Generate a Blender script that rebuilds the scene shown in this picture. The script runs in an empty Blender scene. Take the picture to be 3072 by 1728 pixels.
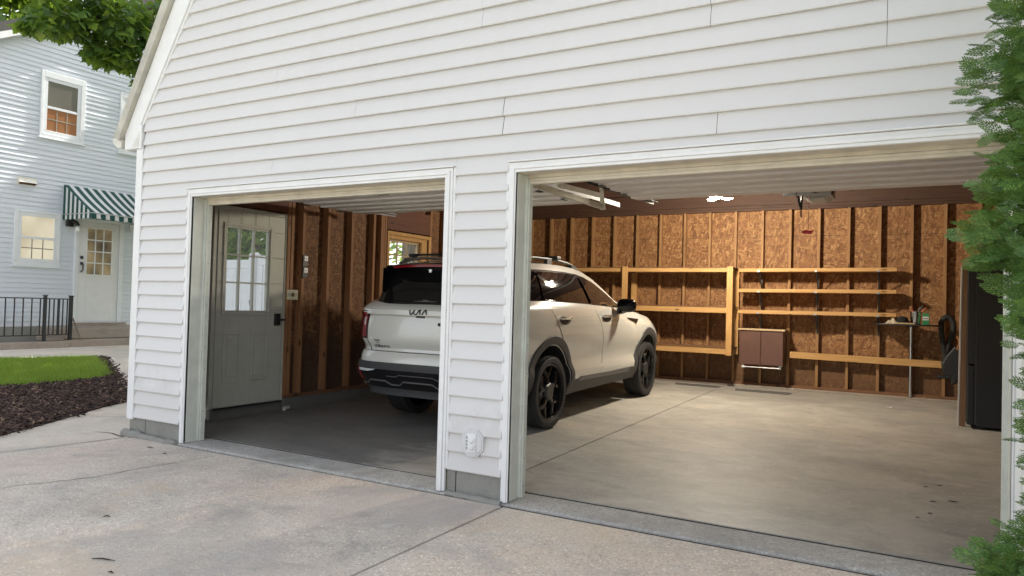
import bpy, bmesh, math, random
import numpy as np
from mathutils import Vector, Matrix, Euler
random.seed(7); RNG = np.random.default_rng(7)
SC = bpy.context.scene; COL = SC.collection
R = math.radians

# ------------------------------------------------------------------ camera, sky, sun, exposure
F_PX, YAW, PITCH, ROLL = 2169.25, 0.5137, 0.0222, 0.0276
CAM = Vector((6.3543, -4.1842, 1.1484))
fw = Vector((-math.sin(YAW)*math.cos(PITCH), math.cos(YAW)*math.cos(PITCH), math.sin(PITCH)))
rt = Vector((math.cos(YAW), math.sin(YAW), 0)); up = rt.cross(fw)
r2 = math.cos(ROLL)*rt + math.sin(ROLL)*up; u2 = -math.sin(ROLL)*rt + math.cos(ROLL)*up
cd = bpy.data.cameras.new('camera'); co = bpy.data.objects.new('camera', cd); COL.objects.link(co)
M = Matrix.Identity(4)
for i in range(3):
    M[i][0] = r2[i]; M[i][1] = u2[i]; M[i][2] = -fw[i]; M[i][3] = CAM[i]
co.matrix_world = M
cd.sensor_width = 36.0; cd.lens = F_PX/3072*36; cd.clip_start = 0.05; cd.clip_end = 1500
SC.camera = co

SUN_EL, SUN_AZ = R(43), R(6)          # azimuth from +y towards +x
w = bpy.data.worlds.new('World'); SC.world = w; w.use_nodes = True
sk = w.node_tree.nodes.new('ShaderNodeTexSky'); sk.sky_type = 'NISHITA'; sk.sun_disc = False
sk.sun_elevation = SUN_EL; sk.sun_rotation = SUN_AZ; sk.air_density = 1.0; sk.dust_density = 2.5; sk.ozone_density = 0.6
bg = w.node_tree.nodes['Background']; bg.inputs[1].default_value = 0.13
hs = w.node_tree.nodes.new('ShaderNodeHueSaturation'); hs.inputs['Saturation'].default_value = .30     # hazy, milky summer sky
w.node_tree.links.new(sk.outputs[0], hs.inputs['Color']); w.node_tree.links.new(hs.outputs[0], bg.inputs[0])
sl = bpy.data.lights.new('sun', 'SUN'); so = bpy.data.objects.new('sun', sl); COL.objects.link(so)
sl.energy = 4.0; sl.angle = R(0.5); sl.color = (1.0, 0.93, 0.82)
sd = Vector((math.sin(SUN_AZ)*math.cos(SUN_EL), math.cos(SUN_AZ)*math.cos(SUN_EL), math.sin(SUN_EL)))
so.rotation_euler = sd.to_track_quat('Z', 'Y').to_euler(); so.location = (-4, 20, 25)
vs = SC.view_settings; vs.view_transform = 'Standard'; vs.look = 'None'; vs.exposure = 1.68; vs.gamma = 1.0
SC.cycles.max_bounces = 8; SC.cycles.diffuse_bounces = 5; SC.cycles.glossy_bounces = 4
SC.cycles.transparent_max_bounces = 8; SC.cycles.transmission_bounces = 6

# ------------------------------------------------------------------ helpers
def tag(o, label=None, cat=None, group=None, kind=None):
    if label: o['label'] = label
    if cat: o['category'] = cat
    if group: o['group'] = group
    if kind: o['kind'] = kind
    return o
def thing(name, label, cat, loc=(0,0,0), group=None):
    o = bpy.data.objects.new(name, None); COL.objects.link(o); o.location = loc
    o.empty_display_size = 0.1
    return tag(o, label, cat, group)
def rootloc(p):
    v = Vector((0,0,0))
    while p is not None:
        v += p.location; p = p.parent
    return v
class MB:
    """collects world-space geometry; build() links it as ONE mesh object"""
    def __init__(s): s.v=[]; s.f=[]; s.m=[]
    def add(s, verts, faces, mat=0):
        n=len(s.v); s.v += [tuple(q) for q in verts]
        for f in faces: s.f.append([i+n for i in f]); s.m.append(mat)
        return s
    def box(s, a, b, mat=0):
        x0,y0,z0=[min(a[i],b[i]) for i in range(3)]; x1,y1,z1=[max(a[i],b[i]) for i in range(3)]
        return s.add([(x0,y0,z0),(x1,y0,z0),(x1,y1,z0),(x0,y1,z0),(x0,y0,z1),(x1,y0,z1),(x1,y1,z1),(x0,y1,z1)],
            [(0,3,2,1),(4,5,6,7),(0,1,5,4),(1,2,6,5),(2,3,7,6),(3,0,4,7)], mat)
    def obox(s, c, size, rot=(0,0,0), mat=0):
        E=Euler(rot).to_matrix(); c=Vector(c); h=[q/2 for q in size]; vs=[]
        for z in (-1,1):
            for x,y in ((-1,-1),(1,-1),(1,1),(-1,1)): vs.append(c+E@Vector((x*h[0],y*h[1],z*h[2])))
        return s.add(vs,[(0,3,2,1),(4,5,6,7),(0,1,5,4),(1,2,6,5),(2,3,7,6),(3,0,4,7)],mat)
    def bar(s, p, q, wd, ht, mat=0, upv=(0,0,1)):
        p=Vector(p); q=Vector(q); d=(q-p).normalized(); u=Vector(upv)
        if abs(d.dot(u))>.98: u=Vector((0,1,0))
        a=d.cross(u).normalized()*wd/2; b=a.cross(d).normalized()*ht/2
        vs=[p-a-b,p+a-b,p+a+b,p-a+b,q-a-b,q+a-b,q+a+b,q-a+b]
        return s.add(vs,[(0,1,2,3),(7,6,5,4),(4,5,1,0),(5,6,2,1),(6,7,3,2),(7,4,0,3)],mat)
    def tube(s, pts, r, n=8, mat=0, cap=True):
        pts=[Vector(p) for p in pts]; k=len(pts); rr=r if isinstance(r,(list,tuple)) else [r]*k
        base=len(s.v); prev=None
        for i,p in enumerate(pts):
            d=(pts[min(i+1,k-1)]-pts[max(i-1,0)]).normalized()
            if prev is None:
                a=d.orthogonal().normalized()
            else:
                a=(prev-d*prev.dot(d))
                a=a.normalized() if a.length>1e-6 else d.orthogonal().normalized()
            prev=a; b=d.cross(a)
            for j in range(n):
                t=2*math.pi*j/n; s.v.append(tuple(p+(a*math.cos(t)+b*math.sin(t))*rr[i]))
        for i in range(k-1):
            for j in range(n):
                s.f.append([base+i*n+j,base+i*n+(j+1)%n,base+(i+1)*n+(j+1)%n,base+(i+1)*n+j]); s.m.append(mat)
        if cap:
            s.f.append([base+j for j in range(n)][::-1]); s.m.append(mat)
            s.f.append([base+(k-1)*n+j for j in range(n)]); s.m.append(mat)
        return s
    def lathe(s, prof, c, axis='z', n=24, mat=0, close=False):
        base=len(s.v); c=Vector(c)
        for r,h in prof:
            for j in range(n):
                t=2*math.pi*j/n; a,b=r*math.cos(t),r*math.sin(t)
                o={'z':(a,b,h),'x':(h,a,b),'y':(b,h,a)}[axis]; s.v.append(tuple(c+Vector(o)))
        k=len(prof)
        for i in range(k-1):
            for j in range(n):
                s.f.append([base+i*n+j,base+i*n+(j+1)%n,base+(i+1)*n+(j+1)%n,base+(i+1)*n+j]); s.m.append(mat)
        if not close:
            s.f.append([base+j for j in range(n)][::-1]); s.m.append(mat)
            s.f.append([base+(k-1)*n+j for j in range(n)]); s.m.append(mat)
        return s
    def grid(s, P, mat=0, flip=False):
        nu=len(P); nv=len(P[0]); base=len(s.v)
        for r_ in P: s.v += [tuple(q) for q in r_]
        for i in range(nu-1):
            for j in range(nv-1):
                f=[base+i*nv+j,base+(i+1)*nv+j,base+(i+1)*nv+j+1,base+i*nv+j+1]
                s.f.append(f[::-1] if flip else f); s.m.append(mat)
        return s
    def prism(s, poly, ax, a, b, mat=0):
        """poly of 2-D points extruded along axis ax from a to b"""
        def P(q,h):
            return {'x':(h,q[0],q[1]),'y':(q[0],h,q[1]),'z':(q[0],q[1],h)}[ax]
        n=len(poly); vs=[P(q,a) for q in poly]+[P(q,b) for q in poly]
        fs=[list(range(n))[::-1],list(range(n,2*n))]+[[i,(i+1)%n,n+(i+1)%n,n+i] for i in range(n)]
        return s.add(vs,fs,mat)
    def build(s, name, mats, parent=None, smooth=False, bevel=0, loc=None, ang=38, fix=True, seg=2):
        if not isinstance(mats,(list,tuple)): mats=[mats]
        off=rootloc(parent) if parent is not None else Vector(loc or (0,0,0))
        me=bpy.data.meshes.new(name)
        V=np.array(s.v,dtype=float)-np.array(off)
        me.from_pydata(V.tolist(),[],s.f)
        for m in mats: me.materials.append(m)
        if len(mats)>1: me.polygons.foreach_set('material_index',s.m)
        if fix:
            bm=bmesh.new(); bm.from_mesh(me); bmesh.ops.recalc_face_normals(bm,faces=bm.faces); bm.to_mesh(me); bm.free()
        if smooth:
            me.polygons.foreach_set('use_smooth',[True]*len(me.polygons)); me.set_sharp_from_angle(angle=R(ang))
        o=bpy.data.objects.new(name,me); COL.objects.link(o)
        if parent is not None: o.parent=parent
        else: o.location=off
        if bevel:
            b=o.modifiers.new('bevel','BEVEL'); b.width=bevel; b.segments=seg; b.limit_method='ANGLE'; b.angle_limit=R(40)
        return o
def np_mesh(name, V, Fc, mats, parent=None, loc=None, mi=None):
    off=rootloc(parent) if parent is not None else Vector(loc or (0,0,0))
    V=np.asarray(V,dtype=np.float32)-np.array(off,dtype=np.float32); Fc=np.asarray(Fc,dtype=np.int32)
    me=bpy.data.meshes.new(name); k=Fc.shape[1]
    me.vertices.add(len(V)); me.vertices.foreach_set('co',V.ravel())
    me.loops.add(Fc.size); me.loops.foreach_set('vertex_index',Fc.ravel())
    me.polygons.add(len(Fc)); me.polygons.foreach_set('loop_start',np.arange(0,Fc.size,k,dtype=np.int32))
    for m in (mats if isinstance(mats,(list,tuple)) else [mats]): me.materials.append(m)
    if mi is not None: me.polygons.foreach_set('material_index',np.asarray(mi,dtype=np.int32))
    me.update(calc_edges=True); me.validate()
    o=bpy.data.objects.new(name,me); COL.objects.link(o)
    if parent is not None: o.parent=parent
    else: o.location=off
    return o
def scatter(TV, TF, pos, rots, scale):
    """copies of template (n,3) at pos (k,3), rot matrices (k,3,3), scale (k,) -> verts, faces"""
    k=len(pos); n=len(TV)
    V=np.einsum('kij,nj->kni',rots,TV)*np.asarray(scale).reshape(k,1,1)+pos[:,None,:]
    Fc=(TF[None]+(np.arange(k)*n)[:,None,None]).reshape(-1,TF.shape[1])
    return V.reshape(-1,3),Fc
def frames(xd, zd):
    xd=xd/np.linalg.norm(xd,axis=1,keepdims=True); yd=np.cross(zd,xd); yd/=np.linalg.norm(yd,axis=1,keepdims=True)+1e-9
    zd=np.cross(xd,yd); return np.stack([xd,yd,zd],axis=2)
def text_mesh(txt, size, thick):
    c=bpy.data.curves.new('t','FONT'); c.body=txt; c.size=size; c.extrude=thick; c.align_x='CENTER'; c.align_y='CENTER'
    o=bpy.data.objects.new('t',c); COL.objects.link(o)
    me=bpy.data.meshes.new_from_object(o.evaluated_get(bpy.context.evaluated_depsgraph_get()))
    V=[tuple(v.co) for v in me.vertices]; Fc=[list(p.vertices) for p in me.polygons]
    bpy.data.objects.remove(o); bpy.data.curves.remove(c); bpy.data.meshes.remove(me)
    return V,Fc

# ------------------------------------------------------------------ materials
class NT:
    def __init__(s,name):
        s.m=bpy.data.materials.new(name); s.m.use_nodes=True; s.t=s.m.node_tree; s.b=s.t.nodes['Principled BSDF']
    def n(s,typ,**kw):
        q=s.t.nodes.new(typ)
        for k,v in kw.items(): setattr(q,k,v)
        return q
    def l(s,a,b): s.t.links.new(a,b)
    def coord(s,scale=(1,1,1),rot=(0,0,0),kind='Object'):
        tc=s.n('ShaderNodeTexCoord'); mp=s.n('ShaderNodeMapping'); s.l(tc.outputs[kind],mp.inputs[0])
        mp.inputs['Scale'].default_value=scale; mp.inputs['Rotation'].default_value=rot; return mp.outputs[0]
    def noise(s,vec,scale,detail=4,rough=.55,dist=0):
        q=s.n('ShaderNodeTexNoise'); q.inputs['Scale'].default_value=scale; q.inputs['Detail'].default_value=detail
        q.inputs['Roughness'].default_value=rough; q.inputs['Distortion'].default_value=dist
        if vec is not None: s.l(vec,q.inputs['Vector'])
        return q.outputs['Fac']
    def ramp(s,fac,stops,interp='LINEAR'):
        q=s.n('ShaderNodeValToRGB'); e=q.color_ramp.elements; q.color_ramp.interpolation=interp
        while len(e)<len(stops): e.new(.5)
        for el,(p,c) in zip(e,stops): el.position=p; el.color=(*c,1) if len(c)==3 else c
        s.l(fac,q.inputs[0]); return q.outputs[0]
    def mix(s,fac,a,b,mode='MIX'):
        q=s.n('ShaderNodeMix',data_type='RGBA',blend_type=mode)
        for inp,val in ((q.inputs[0],fac),(q.inputs[6],a),(q.inputs[7],b)):
            if hasattr(val,'links'): s.l(val,inp)
            elif isinstance(val,(tuple,list)): inp.default_value=(*val,1) if len(val)==3 else val
            else: inp.default_value=val
        return q.outputs[2]
    def math(s,op,a,b=0):
        q=s.n('ShaderNodeMath',operation=op)
        for inp,val in ((q.inputs[0],a),(q.inputs[1],b)):
            if hasattr(val,'links'): s.l(val,inp)
            else: inp.default_value=val
        return q.outputs[0]
    def bump(s,h,strength=.3,dist=.01):
        q=s.n('ShaderNodeBump'); q.inputs['Strength'].default_value=strength; q.inputs['Distance'].default_value=dist
        s.l(h,q.inputs['Height']); s.l(q.outputs[0],s.b.inputs['Normal'])
    def set(s,color=None,rough=None,metal=None,**kw):
        for k,v in (('Base Color',color),('Roughness',rough),('Metallic',metal)):
            if v is None: continue
            if hasattr(v,'links'): s.l(v,s.b.inputs[k])
            elif k=='Base Color': s.b.inputs[k].default_value=(*v,1)
            else: s.b.inputs[k].default_value=v
        for k,v in kw.items(): s.b.inputs[k.replace('_',' ')].default_value=v
        return s.m
def plain(name,c,rough=.5,metal=0,var=.06,scale=8,bump=0,**kw):
    t=NT(name); f=t.noise(t.coord(),scale,3)
    lo=tuple(q*(1-var) for q in c); hi=tuple(min(1,q*(1+var)) for q in c)
    m=t.set(t.ramp(f,[(.3,lo),(.7,hi)]),rough,metal,**kw)
    if bump: t.bump(t.noise(t.coord(),scale*12,2),bump,.004)
    return m
def siding_mat(name,c,axis):
    t=NT(name); sc=(1.5,14,60) if axis=='x' else (14,1.5,60)
    grain=t.noise(t.coord(sc),3,4); big=t.noise(t.coord(),.9,5,.6); dirt=t.noise(t.coord((1.6,1.6,.35)),2.2,7,.72)
    a=t.ramp(big,[(.3,tuple(q*.965 for q in c)),(.7,c)])
    a=t.mix(t.ramp(dirt,[(.52,(0,0,0)),(.80,(.12,)*3)]),a,(.50,.46,.41))
    tz=t.n('ShaderNodeTexCoord'); sz=t.n('ShaderNodeSeparateXYZ'); t.l(tz.outputs['Object'],sz.inputs[0])
    sp=t.ramp(t.math('ADD',sz.outputs[2],t.math('MULTIPLY',t.noise(t.coord((3,3,1.5)),3,6,.75),-.9)),[(.0,(.20,)*3),(.14,(0,0,0))]); a=t.mix(sp,a,(.42,.37,.31))
    m=t.set(a,t.ramp(grain,[(.3,(.42,)*3),(.7,(.55,)*3)])); t.bump(grain,.10,.004); return m
def wood_mat(name,c1,c2,axis='z',knots=True,rough=.7):
    t=NT(name); s={'x':(1.2,22,22),'y':(22,1.2,22),'z':(22,22,1.2)}[axis]
    g=t.noise(t.coord(s),1.6,6,.6,.6); col=t.ramp(g,[(.28,c1),(.72,c2)])
    big=t.noise(t.coord(),1.3,3); col=t.mix(t.math('MULTIPLY',big,.5),col,tuple(q*.6 for q in c1))
    if knots:
        vo=t.n('ShaderNodeTexVoronoi'); ks={'x':(3,9,9),'y':(9,3,9),'z':(9,9,3)}[axis]
        t.l(t.coord(ks),vo.inputs['Vector']); vo.inputs['Scale'].default_value=1.0
        k=t.ramp(vo.outputs['Distance'],[(.06,(1,1,1)),(.16,(0,0,0))]); col=t.mix(k,col,tuple(q*.3 for q in c1))
    m=t.set(col,rough); t.bump(g,.15,.003); return m
def osb_mat(name,axis):
    """oriented strand board: overlapping flakes turned several ways in the plane of the panel"""
    t=NT(name); cols=[]; jit=t.noise(t.coord(),9,2)
    for k,(ang,sx,sz) in enumerate(((28,62,15),(-52,56,17),(80,60,14),(-12,50,15))):
        rot=(0,R(ang),0) if axis=='y' else (R(ang),0,0)
        sc=(sx,1,sz) if axis=='y' else (1,sx,sz)
        vo=t.n('ShaderNodeTexVoronoi'); vo.inputs['Scale'].default_value=1.0
        # rotate first, then stretch
        tc=t.n('ShaderNodeTexCoord'); m1=t.n('ShaderNodeMapping'); m2=t.n('ShaderNodeMapping')
        t.l(tc.outputs['Object'],m1.inputs[0]); m1.inputs['Rotation'].default_value=rot; m1.inputs['Location'].default_value=(k*3.1,k*1.7,k*2.3)
        dn=t.n('ShaderNodeTexNoise'); dn.inputs['Scale'].default_value=16; t.l(m1.outputs[0],dn.inputs['Vector'])
        ad=t.n('ShaderNodeVectorMath',operation='MULTIPLY_ADD'); t.l(dn.outputs['Color'],ad.inputs[0]); ad.inputs[1].default_value=(.035,)*3; t.l(m1.outputs[0],ad.inputs[2])
        t.l(ad.outputs[0],m2.inputs[0]); m2.inputs['Scale'].default_value=sc
        t.l(m2.outputs[0],vo.inputs['Vector'])
        sp=t.n('ShaderNodeSeparateColor'); t.l(vo.outputs['Color'],sp.inputs[0])
        cols.append((sp.outputs[0],sp.outputs[1],vo.outputs['Distance']))
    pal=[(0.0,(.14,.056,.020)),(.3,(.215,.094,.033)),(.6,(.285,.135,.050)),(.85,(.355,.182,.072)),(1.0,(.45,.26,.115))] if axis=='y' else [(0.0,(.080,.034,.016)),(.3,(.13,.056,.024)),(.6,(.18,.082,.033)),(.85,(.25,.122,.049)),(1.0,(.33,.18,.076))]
    c=t.ramp(cols[0][0],pal)
    for i in (1,2,3):
        top=t.math('GREATER_THAN',cols[i][1],.62); c=t.mix(top,c,t.ramp(cols[i][0],pal))
    fine=t.noise(t.coord((1,1,1)),150,2); c=t.mix(t.math('MULTIPLY',fine,.25),c,(.10,.04,.012))
    big=t.noise(t.coord(),1.1,4); c=t.mix(t.ramp(big,[(.45,(0,0,0)),(.75,(.35,)*3)]),c,(.16,.075,.03))
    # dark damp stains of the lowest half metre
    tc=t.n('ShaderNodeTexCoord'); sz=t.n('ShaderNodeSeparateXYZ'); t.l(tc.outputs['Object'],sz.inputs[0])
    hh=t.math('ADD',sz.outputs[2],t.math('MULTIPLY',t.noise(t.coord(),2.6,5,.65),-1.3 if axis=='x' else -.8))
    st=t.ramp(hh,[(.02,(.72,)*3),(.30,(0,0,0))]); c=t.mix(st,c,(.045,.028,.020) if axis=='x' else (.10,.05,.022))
    m=t.set(c,.75); t.bump(cols[0][0],.25,.003); return m
def concrete_mat(name,base,speck=.5,tint=(1.05,.96,.9),rough=.85,streak=False,fine=220,dark=.55):
    t=NT(name); big=t.noise(t.coord(),.55,6,.62,.4); mid=t.noise(t.coord(),2.3,6,.65,.3)
    lo=tuple(q*dark for q in base); pink=tuple(min(1,q*k*1.04) for q,k in zip(base,tint))
    c=t.ramp(big,[(.30,lo),(.46,base),(.70,pink)])
    c=t.mix(t.ramp(mid,[(.35,(.55,)*3),(.60,(0,0,0))]),c,tuple(q*.72 for q in base))
    if streak:
        sx=t.noise(t.coord((1.0,1.7,1),(0,0,.12)),1.3,9,.72,.5); c=t.mix(t.ramp(sx,[(.46,(0,0,0)),(.66,(.75,)*3)]),c,tuple(q*.58 for q in base))
        s2=t.noise(t.coord((1.0,2.6,1),(0,0,.25)),2.4,8,.74,.5); c=t.mix(t.ramp(s2,[(.60,(0,0,0)),(.74,(.5,)*3)]),c,tuple(min(1,q*1.45) for q in base))
    vo=t.n('ShaderNodeTexVoronoi'); t.l(t.coord(),vo.inputs['Vector']); vo.inputs['Scale'].default_value=fine
    sp=t.n('ShaderNodeSeparateColor'); t.l(vo.outputs['Color'],sp.inputs[0])
    g=t.ramp(sp.outputs[0],[(.0,(.30,.28,.26)),(.18,(.5,.5,.5)),(.80,(.5,.5,.5)),(1,(.82,.80,.74))]); c=t.mix(speck,c,g,'OVERLAY')
    pn=t.noise(t.coord(),38,3,.7); c=t.mix(t.ramp(pn,[(.30,(speck*.8,)*3),(.42,(0,0,0))]),c,tuple(q*.45 for q in base))
    m=t.set(c,rough); hb=t.noise(t.coord(),90,4,.7); t.bump(hb,.35*max(speck,.25),.006); return m
def leaf_mat(name,stops,trans=.35,rough=.5):
    t=NT(name); g=t.n('ShaderNodeNewGeometry'); c=t.ramp(g.outputs['Random Per Island'],stops)
    big=t.noise(t.coord(),1.4,3); c=t.mix(t.ramp(big,[(.4,(0,0,0)),(.7,(.4,)*3)]),c,stops[0][1])
    t.set(c,rough); tr=t.n('ShaderNodeBsdfTranslucent'); t.l(t.mix(.5,c,(.30,.42,.03)),tr.inputs[0])
    mx=t.n('ShaderNodeMixShader'); mx.inputs[0].default_value=trans
    out=t.t.nodes['Material Output']; t.l(t.b.outputs[0],mx.inputs[1]); t.l(tr.outputs[0],mx.inputs[2]); t.l(mx.outputs[0],out.inputs[0])
    return t.m
def glass_mat(name,tint=(1,1,1),rough=.02,frost=0):
    """thin window pane: mostly clear, reflecting at grazing angles"""
    t=NT(name); tr=t.n('ShaderNodeBsdfTransparent'); tr.inputs[0].default_value=(*tint,1)
    gl=t.n('ShaderNodeBsdfGlossy'); gl.inputs['Roughness'].default_value=rough
    lw=t.n('ShaderNodeLayerWeight'); lw.inputs[0].default_value=.5; mx=t.n('ShaderNodeMixShader'); t.l(t.math('ADD',t.math('MULTIPLY',t.math('POWER',lw.outputs['Facing'],5),.9),.03),mx.inputs[0])
    base=tr.outputs[0]
    if frost:
        rf=t.n('ShaderNodeBsdfTranslucent'); rf.inputs[0].default_value=(.8,.85,.85,1); m2=t.n('ShaderNodeMixShader'); m2.inputs[0].default_value=frost
        t.l(tr.outputs[0],m2.inputs[1]); t.l(rf.outputs[0],m2.inputs[2]); base=m2.outputs[0]
    t.l(base,mx.inputs[1]); t.l(gl.outputs[0],mx.inputs[2]); t.l(mx.outputs[0],t.t.nodes['Material Output'].inputs[0]); return t.m
def emit(name,c,strength,rough=.05):
    t=NT(name); t.set((.3,.3,.3),rough); t.b.inputs['Emission Color'].default_value=(*c,1); t.b.inputs['Emission Strength'].default_value=strength; return t.m

m_siding=siding_mat('vinyl_siding',(.70,.69,.69),'x'); m_siding_side=siding_mat('vinyl_siding_side',(.74,.75,.76),'y')
m_trim=plain('white_trim',(.80,.80,.80),.38,var=.04,bump=.05); m_jamb=plain('jamb_paint',(.62,.64,.58),.5,var=.08,bump=.1)
m_cream=plain('cream_header_paint',(.66,.60,.50),.5,var=.1); m_house=siding_mat('house_siding',(.66,.70,.765),'y')
m_gap=plain('dark_gap',(.035,.03,.027),.9); m_block=concrete_mat('foundation_block',(.30,.295,.27),.35,(1,1,.95),.9,dark=.6)
m_drive=concrete_mat('driveway_concrete',(.60,.545,.48),.85,(1.06,.95,.88),.9,fine=115,dark=.70)
def blotches(m,items):       # broad weathered patches, each with its own tint
    nt=m.node_tree; b=nt.nodes['Principled BSDF']; t=NT.__new__(NT); t.m=m; t.t=nt; t.b=b
    for k,(sc,lo,hi,amt,col) in enumerate(items):
        src=b.inputs['Base Color'].links[0].from_socket; mp=t.coord((1,1,1)); mp.node.inputs['Location'].default_value=(3.7*k,1.9*k,0)
        f=t.ramp(t.noise(mp,sc,7,.66,.5),[(lo,(0,0,0)),(hi,(amt,)*3)]); t.l(t.mix(f,src,col),b.inputs['Base Color'])
blotches(m_drive,[(.42,.52,.66,.55,(.56,.47,.41)),(.8,.54,.64,.50,(.36,.345,.33)),(2.1,.58,.68,.45,(.30,.285,.27)),(5,.60,.70,.35,(.72,.69,.64)),(.6,.56,.66,.4,(.62,.50,.36))])
m_path=concrete_mat('path_concrete',(.60,.55,.485),.4,(1.05,.97,.9),.9,fine=120,dark=.8)
m_lip=concrete_mat('threshold_concrete',(.43,.42,.40),.8,(1,.98,.95),.85,fine=110,dark=.7)
m_slab=concrete_mat('garage_slab',(.43,.41,.37),.22,(1.04,.98,.92),.60,True,fine=240,dark=.6)
def stain_shade_left(m):          # tyre and damp stains plus the left bay's shade, painted into the colour
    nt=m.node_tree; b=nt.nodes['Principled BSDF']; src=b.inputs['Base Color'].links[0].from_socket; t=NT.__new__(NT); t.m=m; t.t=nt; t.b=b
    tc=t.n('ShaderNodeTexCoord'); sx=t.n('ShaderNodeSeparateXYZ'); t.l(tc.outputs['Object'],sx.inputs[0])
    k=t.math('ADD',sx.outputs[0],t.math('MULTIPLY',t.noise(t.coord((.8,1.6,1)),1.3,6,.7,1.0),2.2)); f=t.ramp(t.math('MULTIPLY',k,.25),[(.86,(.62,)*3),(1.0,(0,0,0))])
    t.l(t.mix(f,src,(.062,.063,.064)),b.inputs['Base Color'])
blotches(m_slab,[(.7,.52,.66,.55,(.27,.25,.225)),(1.9,.56,.68,.45,(.23,.215,.195)),(4,.60,.70,.35,(.50,.48,.44)),(11,.54,.66,.40,(.25,.235,.21)),(26,.57,.66,.45,(.54,.52,.47)),(60,.60,.70,.40,(.20,.185,.165))]); stain_shade_left(m_slab)
blotches(m_lip,[(3,.52,.64,.6,(.27,.26,.24)),(14,.56,.66,.5,(.22,.205,.185)),(.9,.52,.66,.5,(.34,.32,.29))])
m_step=concrete_mat('step_concrete',(.33,.28,.235),.5,(1.05,.96,.88),.9,fine=100,dark=.7)
m_osb_y=osb_mat('strand_board_rear','y'); m_osb_x=osb_mat('strand_board_side','x')
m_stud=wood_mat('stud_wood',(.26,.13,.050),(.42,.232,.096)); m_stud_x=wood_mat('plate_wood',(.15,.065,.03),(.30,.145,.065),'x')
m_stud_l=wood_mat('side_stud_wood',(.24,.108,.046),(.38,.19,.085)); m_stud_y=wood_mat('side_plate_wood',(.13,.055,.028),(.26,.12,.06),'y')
m_pine_x=wood_mat('new_pine_along',(.46,.24,.075),(.66,.40,.16),'x'); m_pine_z=wood_mat('new_pine_upright',(.46,.24,.075),(.66,.40,.16),'z')
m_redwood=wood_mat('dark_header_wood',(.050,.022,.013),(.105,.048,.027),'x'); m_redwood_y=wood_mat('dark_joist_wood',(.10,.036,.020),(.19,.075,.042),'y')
m_sidedoor=plain('side_door_paint',(.46,.46,.405),.5,var=.04); m_sidepanel=m_sidedoor
m_black=plain('black_hardware',(.02,.02,.02),.4); m_steel=plain('galvanised_steel',(.42,.42,.43),.42,.85,var=.15); m_dsteel=plain('dark_steel_track',(.10,.10,.105),.5,.7)
m_ohdoor=plain('overhead_door_paint',(.84,.81,.78),.45,var=.06,scale=3); m_perf=plain('cream_angle_iron',(.66,.62,.50),.5,.1,var=.12)
m_glass=glass_mat('window_glass'); m_dglass=glass_mat('dusty_door_glass',(.96,.97,.97),.04,.05)
m_white=plain('white_plastic',(.78,.78,.78),.4); m_ivory=plain('ivory_plate',(.66,.62,.46),.5); m_dark_plastic=plain('black_plastic',(.015,.015,.016),.45)
m_asph=plain('roof_shingles',(.10,.095,.09),.95,var=.3,scale=40,bump=.4)
m_fascia=plain('weathered_fascia',(.50,.48,.41),.6,var=.18,scale=5); m_gutter=plain('cream_gutter',(.70,.68,.60),.45,var=.08)
m_bark=NT('bark'); m_bark=(lambda t: (t.set(t.ramp(t.noise(t.coord((9,9,1.4)),2.4,6,.7),[(.3,(.05,.038,.03)),(.7,(.19,.15,.12))]),.95), t.bump(t.noise(t.coord((9,9,1.4)),2.4,6,.7),.9,.04), t.m)[2])(m_bark)
# ------------------------------------------------------------------ ground: driveway, path, garage floor
def gz(x): return -.172-.025*min(x,0)
g=MB(); g.box((-300,-300,-1.2),(300,300,-.42)); tag(g.build('ground',plain('far_grass',(.06,.10,.025),.95,var=.35,scale=.8)),kind='structure')
d=MB()
d.box((4.009,-12,-.36),(12,-.070,-.172)); d.box((-.02,-12,-.36),(3.995,-.062,-.172))
d.box((-.02,-12,-.40),(12,-.0301,-.20),1); d.box((.70,-.0619,-.30),(12,-.0305,-.1795),1)
def strip(mb,pts,wd,mat=1,dz=.003,zf=None):
    P=[]
    for i,(x,y) in enumerate(pts):
        a=Vector(pts[max(i-1,0)]); b=Vector(pts[min(i+1,len(pts)-1)]); n=(b-a).normalized(); n=Vector((-n.y,n.x))*wd/2*(0.6+.8*random.random())
        z=(zf(x) if zf else -.172)+dz; P.append([(x+n.x,y+n.y,z),(x-n.x,y-n.y,z)])
    mb.grid(P,mat)
def wiggle(a,b,n,amp):
    a=Vector(a); b=Vector(b); q=(b-a).normalized(); q=Vector((-q.y,q.x)); o=[]; k=0
    for i in range(n+1):
        k=k*.7+random.uniform(-amp,amp); o.append(tuple(a.lerp(b,i/n)+q*(k if 0<i<n else 0)))
    return o
strip(d,wiggle((1.32,-.16),(1.24,-1.0),14,.012)+wiggle((1.24,-1.0),(1.03,-1.7),14,.02)[1:],.006,1)
drv=tag(d.build('driveway',[m_drive,m_gap],bevel=.006),kind='structure')
p=MB()
xs=np.linspace(-9.6,0,33); ys=np.linspace(-12,6.6,40)
p.grid([[(x,y,gz(x)-(.004 if x>-.05 else 0)) for y in ys] for x in xs],0,True)
p.add([(-.03,-12,-.176),(.0,-12,-.176),(0,-.03,-.176),(-.03,-.03,-.176)],[(0,1,2,3)])
strip(p,wiggle((-.03,-.10),(-1.2,.05),12,.006)[:3]+[(-.4,-.14)],.010,1,.003,gz)
strip(p,[(.03,-.11),(-.02,-.5),(-.12,-1.07),(-.3,-2.0)],.012,1,.004,gz)
strip(p,[(-1.25,.19),(-1.0,.38),(-.80,.52),(-.12,.98)],.010,1,.004,gz)
strip(p,[(-6.2,3.64),(-6.4,4.1),(-6.8,5.2),(-7.0,6.0)],.012,1,.004,gz)
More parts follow.
